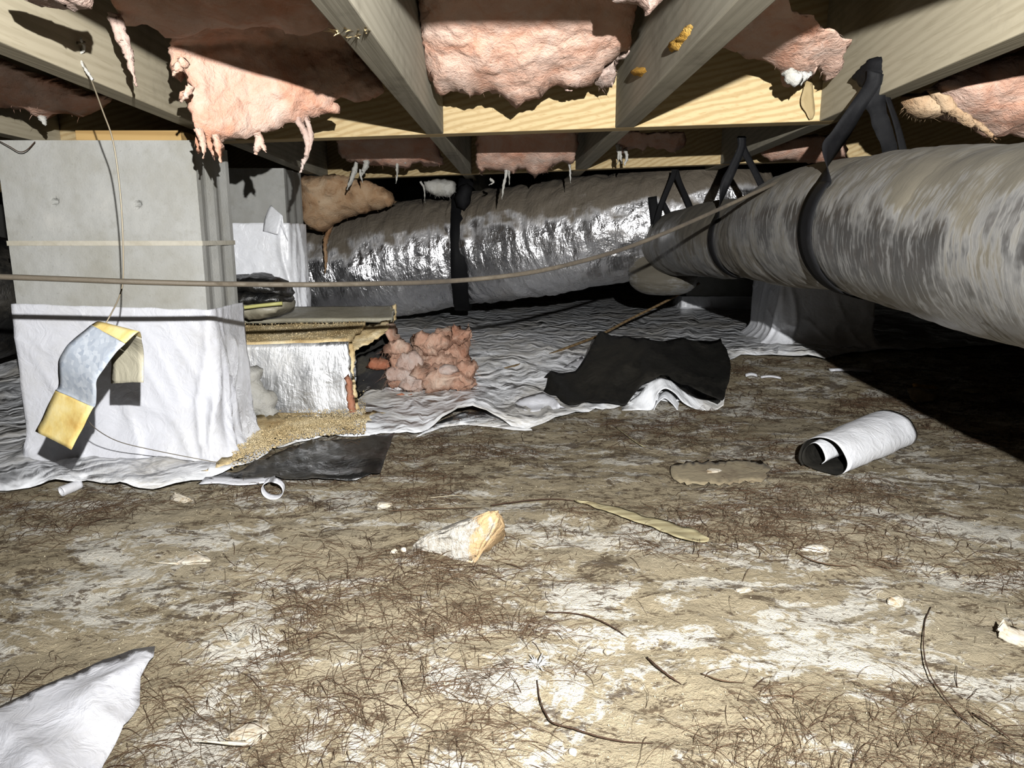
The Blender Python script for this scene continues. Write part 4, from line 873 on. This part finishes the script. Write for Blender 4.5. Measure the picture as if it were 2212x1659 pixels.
# ------------------------------------------------------------------ things on the dirt
def rock(name, outline, m, label, cat, hgt, step=6, grp=None):
    V2, Fc, Q, d = fill(outline, step, 1.5, 2); lift = idw(V2, Q, 2); V = []
    for (x, y), dd, l in zip(V2, d, lift): p = gnd(x, y, l); V.append(p + nv(p, 60) * .003)
    return tag(build(name, V, Fc, m), label, cat, grp)
def stone_block(px, py, L, Wd, H, rot, tilt, m, label, cat='stone', seed=0, nme='stone', grp=None, sub=3, rough=.12):
    bm = bmesh.new(); bmesh.ops.create_cube(bm, size=1); bmesh.ops.subdivide_edges(bm, edges=bm.edges, cuts=sub * 2, use_grid_fill=True)
    c = gnd(px, py); V = []
    for v in bm.verts:
        p = v.co.copy(); rr = p.length / .62; k = .62
        p = p * (1 - .35 * max(0, p.length - .55)); p.x *= L; p.y *= Wd; p.z *= H
        nz = Vector(nv(p + Vector((seed, seed * 2, 0)), 1.6 / max(L, .001))) * rough * min(L, Wd) + nv(p + Vector((seed, 0, 0)), 5 / max(L, .001)) * rough * .3 * min(L, Wd)
        p = p + nz
        ct, st_ = math.cos(tilt), math.sin(tilt); p = Vector((p.x * ct + p.z * st_, p.y, -p.x * st_ + p.z * ct))
        cr, sr = math.cos(rot), math.sin(rot); p = Vector((p.x * cr - p.y * sr, p.x * sr + p.y * cr, p.z))
        V.append(c + p + Vector((0, 0, H * .32)))
    f = [tuple(v.index for v in fc.verts) for fc in bm.faces]; bm.free()
    return tag(build(nme, V, f, m), label, cat, grp)
def hull_rock(nme, P, m, label, cat, cuts=3, amp=.004, ns=40, bev=.003):
    bm = bmesh.new()
    for p in P: bm.verts.new(p)
    r = bmesh.ops.convex_hull(bm, input=bm.verts)
    bmesh.ops.delete(bm, geom=[v for v in bm.verts if not v.link_faces], context='VERTS')
    bmesh.ops.dissolve_limit(bm, angle_limit=.12, verts=bm.verts, edges=bm.edges)
    bmesh.ops.bevel(bm, geom=bm.edges[:] + bm.verts[:], offset=bev, segments=2, affect='EDGES')
    bmesh.ops.triangulate(bm, faces=bm.faces); bmesh.ops.subdivide_edges(bm, edges=bm.edges, cuts=cuts, use_grid_fill=True)
    bm.verts.index_update(); V = []
    for v in bm.verts: p = v.co; V.append(p + nv(p, ns) * amp + nv(p, ns * 3) * amp * .4)
    f = [tuple(v.index for v in fc.verts) for fc in bm.faces]; bm.free()
    return tag(build(nme, V, f, m), label, cat)
P = [gnd(882, 1192, -.02), gnd(935, 1208, -.02), gnd(1022, 1224, -.02), gnd(1092, 1172, -.02), gnd(1060, 1130, -.02), gnd(950, 1140, -.02)]
P += [gnd(886, 1180, .004), gnd(1022, 1214, .004), gnd(1090, 1160, .012), gnd(984, 1152, .040), gnd(1000, 1128, .058), gnd(1066, 1102, .082), gnd(1084, 1104, .080), gnd(1088, 1126, .060), gnd(1030, 1140, .058), gnd(916, 1160, .020)]
hull_rock('stone', P, M['stone'], 'large angular pale stone with orange broken end, half buried in dirt at centre', 'stone', amp=.0045)
def pebble(px, py, L, flat, label, sunk=.40, m='pebble', sd=0):
    r_ = random.Random(sd + int(px)); c = gnd(px, py); P = []
    for k in range(14):
        d = Vector((r_.gauss(0, 1), r_.gauss(0, 1), r_.gauss(0, 1))).normalized(); P.append(c + Vector((d.x * L * .5, d.y * L * .38, d.z * L * flat * .5 + L * flat * (.5 - sunk))))
    hull_rock('pebble', P, M[m], label, 'pebble', cuts=2, amp=L * .03, ns=1.2 / L, bev=L * (.05 if L > .02 else .015))
for q in ((850, 1194, .016, .8, 'small white pebble at the left foot of the large stone'), (872, 1190, .012, .8, 'tiny white pebble beside the left foot of the large stone'),
          (1540, 1026, .055, .45, 'white lump lying on the half buried board'), (1935, 1302, .032, .5, 'grey white pebble with dark undercut, right side of the dirt'),
          (1608, 1280, .035, .4, 'pale flat pebble with reddish tip, right of centre'), (2195, 1382, .06, .5, 'round cream pebble at the right photo edge'),
          (540, 1588, .055, .3, 'flat whitish stone right of the corner plastic sheet'), (1316, 1412, .016, .7, 'small ochre pebble above the thick dark twig'),
          (425, 1212, .07, .22, 'flat white stone flush with the dirt, left of the large stone'), (1760, 1185, .05, .3, 'flat pale stone on the white patch at right'),
          (1238, 1628, .012, .8, 'tiny white pebble at the bottom edge'), (830, 1095, .04, .4, 'whitish lump behind the left of the large stone'), (390, 1078, .06, .3, 'pinkish flat stone below the sheet edge at left')):
    pebble(*q)
# leaf
Lf = [(1240, 1080), (1290, 1092), (1350, 1110), (1410, 1128), (1460, 1146), (1500, 1158), (1530, 1166)]
hw_ = [1, 5, 8, 9, 12, 11, 3]
rows = []
for (x, y), h in zip(Lf, hw_):
    rows.append((gnd(x + h * .5, y - h, .012), gnd(x - h * .5, y + h, .008)))
tag(ribbon('dry_leaf', rows, M['leaf'], n=40, m=5, solid=.0008, wob=.003, ws=45), 'long dry straw coloured leaf blade on the dirt right of the stone', 'leaf')
# twigs and long roots, each by itself
def twig(pts, r, m, label, lift=.008, cat='root', nme='root'):
    q = [gnd(x, y, lift * (.4 + .6 * math.sin(i / (len(pts) - 1) * math.pi)) + .001) for i, (x, y) in enumerate(pts)]
    return tag(tube(nme, q, [r * .65] * (len(q) - 1) + [r * .25], M[m], sides=6, seg=6, wob=r * .45), label, cat)
twig([(1160, 1470), (1166, 1510), (1178, 1540), (1196, 1562), (1240, 1574), (1290, 1590), (1350, 1602), (1410, 1606)], .0012, 'rootd', 'long dark root bending like an L at bottom centre')
twig([(1398, 1420), (1420, 1440), (1446, 1460), (1472, 1478)], .0016, 'rootd', 'short thick dark twig lying diagonal on bare sand')
twig([(2010, 1312), (1998, 1345), (1995, 1400), (2006, 1450), (2030, 1490), (2060, 1530), (2110, 1580)], .0011, 'rootd', 'long thin root running down the right side of the dirt')
twig([(1180, 1322), (1230, 1324), (1275, 1332), (1320, 1352), (1355, 1376)], .0013, 'rootd', 'curved dark root right of centre above the L shaped root')
twig([(1720, 1194), (1760, 1212), (1810, 1222), (1850, 1222)], .0013, 'root', 'red brown root on white patch at right')
twig([(1060, 1092), (1100, 1086), (1150, 1080), (1200, 1078), (1245, 1082)], .0018, 'rootd', 'dark stem joining the dry leaf above the stone')
twig([(840, 1104), (900, 1100), (960, 1098), (1040, 1096)], .0012, 'root', 'thin stem behind the large stone')
twig([(2028, 1240), (2045, 1234), (2056, 1229)], .0012, 'crumb', 'short straw piece at right on the dirt', cat='straw', nme='straw')
twig([(930, 1075), (975, 1071), (1010, 1070)], .0012, 'crumb', 'pale thin straw above the large stone', cat='straw', nme='straw')
twig([(1330, 922), (1360, 945), (1385, 962), (1396, 966)], .0022, 'leaf', 'pale reed before the black flap', cat='straw', nme='straw')
twig([(1515, 1455), (1560, 1470), (1610, 1475)], .0011, 'root', 'reddish root beside the thick dark twig')
twig([(2100, 1540), (2150, 1570), (2200, 1610)], .0012, 'rootd', 'root in the lower right corner')
twig([(580, 905), (584, 930), (590, 960), (600, 985)], .0016, 'leaf', 'thin straw standing on the dusty sheet before the duct', cat='straw', nme='straw')
def tuft(px, py, n, L, label):
    c = gnd(px, py, .002); V, Fc = [], []
    for i in range(n):
        a = R.uniform(0, 2 * math.pi); d = Vector((math.cos(a), math.sin(a), R.uniform(.2, 1.2))).normalized() * L * R.uniform(.5, 1)
        v, f, u = tube_geo([c, c + d * .5 + Vector((0, 0, .002)), c + d], [.0012, .0009, .0002], sides=4, seg=2, off=len(V)); V += v; Fc += f
    return tag(build('fibre_tuft', V, Fc, M['whitef']), label, 'tuft')
tuft(1160, 1442, 40, .022, 'bright white fibre tuft on the dirt at bottom centre')
tuft(514, 1385, 20, .018, 'slim white fibre tuft on the dirt at lower left')
# scraps under the big duct's shade
tag(sheet('paper_scrap', [(1958, 838, .01), (1990, 838, .02), (2030, 856, .012), (2016, 866, .01), (1976, 870, .008), (1966, 858, .01)], M['kraft'], step=6, amp=.004, ns=40, fall=0, base=.01), 'pale brown paper scrap at the edge of the big duct shadow', 'paper')
tag(pillow('foam_scrap', [(1962, 836), (1975, 828), (2000, 832), (2024, 836), (2030, 850), (2016, 852), (1990, 842)], gnd(1995, 845).y + .03, M['foam'], front=.015, back=.02, step=5, amp=.006, ns=50), 'orange foam lump behind the paper scrap', 'foam')
tag(sheet('dry_leaf', [(2080, 842, .006), (2110, 838, .01), (2150, 844, .008), (2140, 850, .006), (2100, 850, .006)], M['leaf'], step=6, amp=.003, ns=40, fall=0, base=.008), 'yellow leaf in the dark below the big duct', 'leaf')
tag(sheet('flat_board', [(1452, 1004, .006), (1520, 998, .008), (1640, 996, .008), (1664, 1010, .006), (1650, 1040, .004), (1560, 1046, .004), (1470, 1044, .004), (1450, 1030, .004)], M['drab'], step=8, amp=.003, ns=30, fall=0, base=.004, solid=.003, jag=4), 'flat dirty board piece half buried left of the rolled sheet', 'board')

# ------------------------------------------------------------------ uncountable: roots, grit, dust
def raw(name, V, Fc, m, label, cat=None, kind='stuff'):
    me = bpy.data.meshes.new(name); V = np.asarray(V, np.float32); Fc = np.asarray(Fc, np.int32); k = Fc.shape[1]
    me.vertices.add(len(V)); me.vertices.foreach_set('co', V.ravel()); me.loops.add(Fc.size); me.loops.foreach_set('vertex_index', Fc.ravel())
    me.polygons.add(len(Fc)); me.polygons.foreach_set('loop_start', np.arange(0, Fc.size, k)); me.polygons.foreach_set('loop_total', np.full(len(Fc), k)); me.update(); me.validate()
    me.materials.append(m); o = bpy.data.objects.new(name, me); COL.objects.link(o); return tag(o, label, cat, kind=kind)
rg = np.random.default_rng(5)
def on_bare(x, y):
    # bare dirt: in front of the barrier edge
    d = Vector((x, y, g(x, y) - CAMZ)); u = d.x; fwd = d.y * CP - d.z * SP; vv = d.y * SP + d.z * CP
    px = 1106 + F * u / fwd; py = 829.5 - F * vv / fwd
    e = np.interp(px, [q[0] for q in near], [q[1] for q in near]); return py > e + 12, px, py
def roots(n_cl, m, name, label, seed, rad, dens):
    V, Fc = [], []; rr = random.Random(seed); made = 0; SEG = 6
    tries = 0
    while made < n_cl and tries < n_cl * 60:
        tries += 1
        y = .5 + 1.9 * rr.random(); x = rr.uniform(-.8 * y - .1, .8 * y + .1)
        ok, px, py = on_bare(x, y)
        if not ok or px < -60 or px > 2280: continue
        if noise.noise(Vector((x * 3.4, y * 4.4, 16.5))) + .16 * (y > 1.2) < rr.uniform(-.05, .5): continue
        made += 1; head = rr.uniform(0, 6.28) if rr.random() < .5 else rr.gauss(.35, .5); sp = rr.uniform(.015, .06)
        for _ in range(rr.randint(dens // 2, dens)):
            L = rr.uniform(.010, .060); a = head + rr.gauss(0, .9); cx, cy = x + rr.gauss(0, sp), y + rr.gauss(0, sp * .7); cu = rr.gauss(0, 8); h = abs(rr.gauss(0, .006)); r = rad * rr.uniform(.5, 1.2) * (.55 + .55 * y); base = len(V)
            for s in range(SEG + 1):
                t = s / SEG; z = g(cx, cy) + .0045 * noise.noise(Vector((cx, cy, 0)) * 16) + .001 + h * math.sin(t * math.pi)
                nx_, ny_ = -math.sin(a), math.cos(a); q = r * (1 - .6 * t)
                V += [(cx + nx_ * q, cy + ny_ * q, z), (cx - nx_ * q, cy - ny_ * q, z), (cx, cy, z + q * 1.6)]
                cx += math.cos(a) * L / SEG; cy += math.sin(a) * L / SEG; a += cu * L / SEG + rr.gauss(0, .16)
            for s in range(SEG):
                b0 = base + s * 3
                for k in range(3): Fc.append((b0 + k, b0 + (k + 1) % 3, b0 + 3 + (k + 1) % 3, b0 + 3 + k))
    return raw(name, V, Fc, m, label, 'roots')
roots(420, M['root'], 'root_fibres', 'mats of fine brown roots over the bare dirt', 11, .00036, 34)
roots(80, M['rootd'], 'root_fibres', 'sparse darker root fibres tangled among the brown mats', 12, .0005, 12)
def grit(n, area, m, name, label, smin, smax, cat='grit'):
    V, Fc = [], []; T = [(0, 2, 1), (0, 3, 2), (0, 1, 3), (1, 2, 3)]
    for _ in range(n):
        r = area()
        if r is None: continue
        p, = (r,); s = rg.uniform(smin, smax) * (1 if rg.random() < .9 else 1.8); b0 = len(V)
        A = np.array([(0, 0, 1), (.94, 0, -.33), (-.47, .82, -.33), (-.47, -.82, -.33)]) * s * rg.uniform(.6, 1.2, (4, 3)); an = rg.uniform(0, 6.28)
        c, s_ = math.cos(an), math.sin(an)
        for q in A: V.append((p[0] + q[0] * c - q[1] * s_, p[1] + q[0] * s_ + q[1] * c, p[2] + q[2] * .8))
        Fc += [tuple(b0 + k for k in t) for t in T]
    return raw(name, V, Fc, m, label, cat)
def bare():
    y = .5 + 1.9 * rg.random(); x = rg.uniform(-.8 * y, .8 * y); ok, px, py = on_bare(x, y)
    return (x, y, g(x, y) + .0045 * noise.noise(Vector((x, y, 0)) * 16) + .001) if ok else None
grit(9000, bare, M['crumb'], 'sand_grit', 'pale sand grains over the bare dirt', .0006, .0016)
def heap():
    px = rg.uniform(500, 790); t = (px - 500) / 290; py = rg.normal(965 - 45 * t - 10, 24)
    e = np.interp(px, [q[0] for q in near], [q[1] for q in near])
    if py > e - 6 or (px < 560 and py < 900): return None
    p = gnd(px, py, .020 + .004 * rg.random()); return tuple(p)
DL = sheet('dust_layer', [(470, 1010, .004), (520, 985, .006), (520, 930, .012), (560, 908, .018), (600, 908, .012), (680, 908, .010), (770, 906, .008), (800, 900, .006), (830, 896, .004), (824, 908, .003), (800, 918, .004), (760, 932, .004), (700, 934, .004), (640, 944, .005), (590, 962, .005), (540, 990, .005), (490, 1018, .004), (440, 1030, .003)], M['dust'], step=8, amp=.006, ns=34, fall=0, base=.006, jag=5, seed=12)
DL.location.z += .010
tag(DL, 'tan dust blown over the white sheet before the broken duct', 'dust', kind='stuff')
grit(9000, heap, M['dust'], 'dust_debris', 'golden tan dust and crumbs on the white sheet before the broken duct', .001, .0028, 'debris')
def heap2():
    px = rg.uniform(500, 800); t = rg.random(); p = mtl.lerp(mtr, (px - 480) / 320).lerp(ftl.lerp(ftr, (px - 480) / 320), t); return (p.x, p.y, p.z + .008)
grit(1500, heap2, M['dust'], 'dust_debris', 'tan crumbs lying on top of the broken duct', .001, .0030, 'debris')
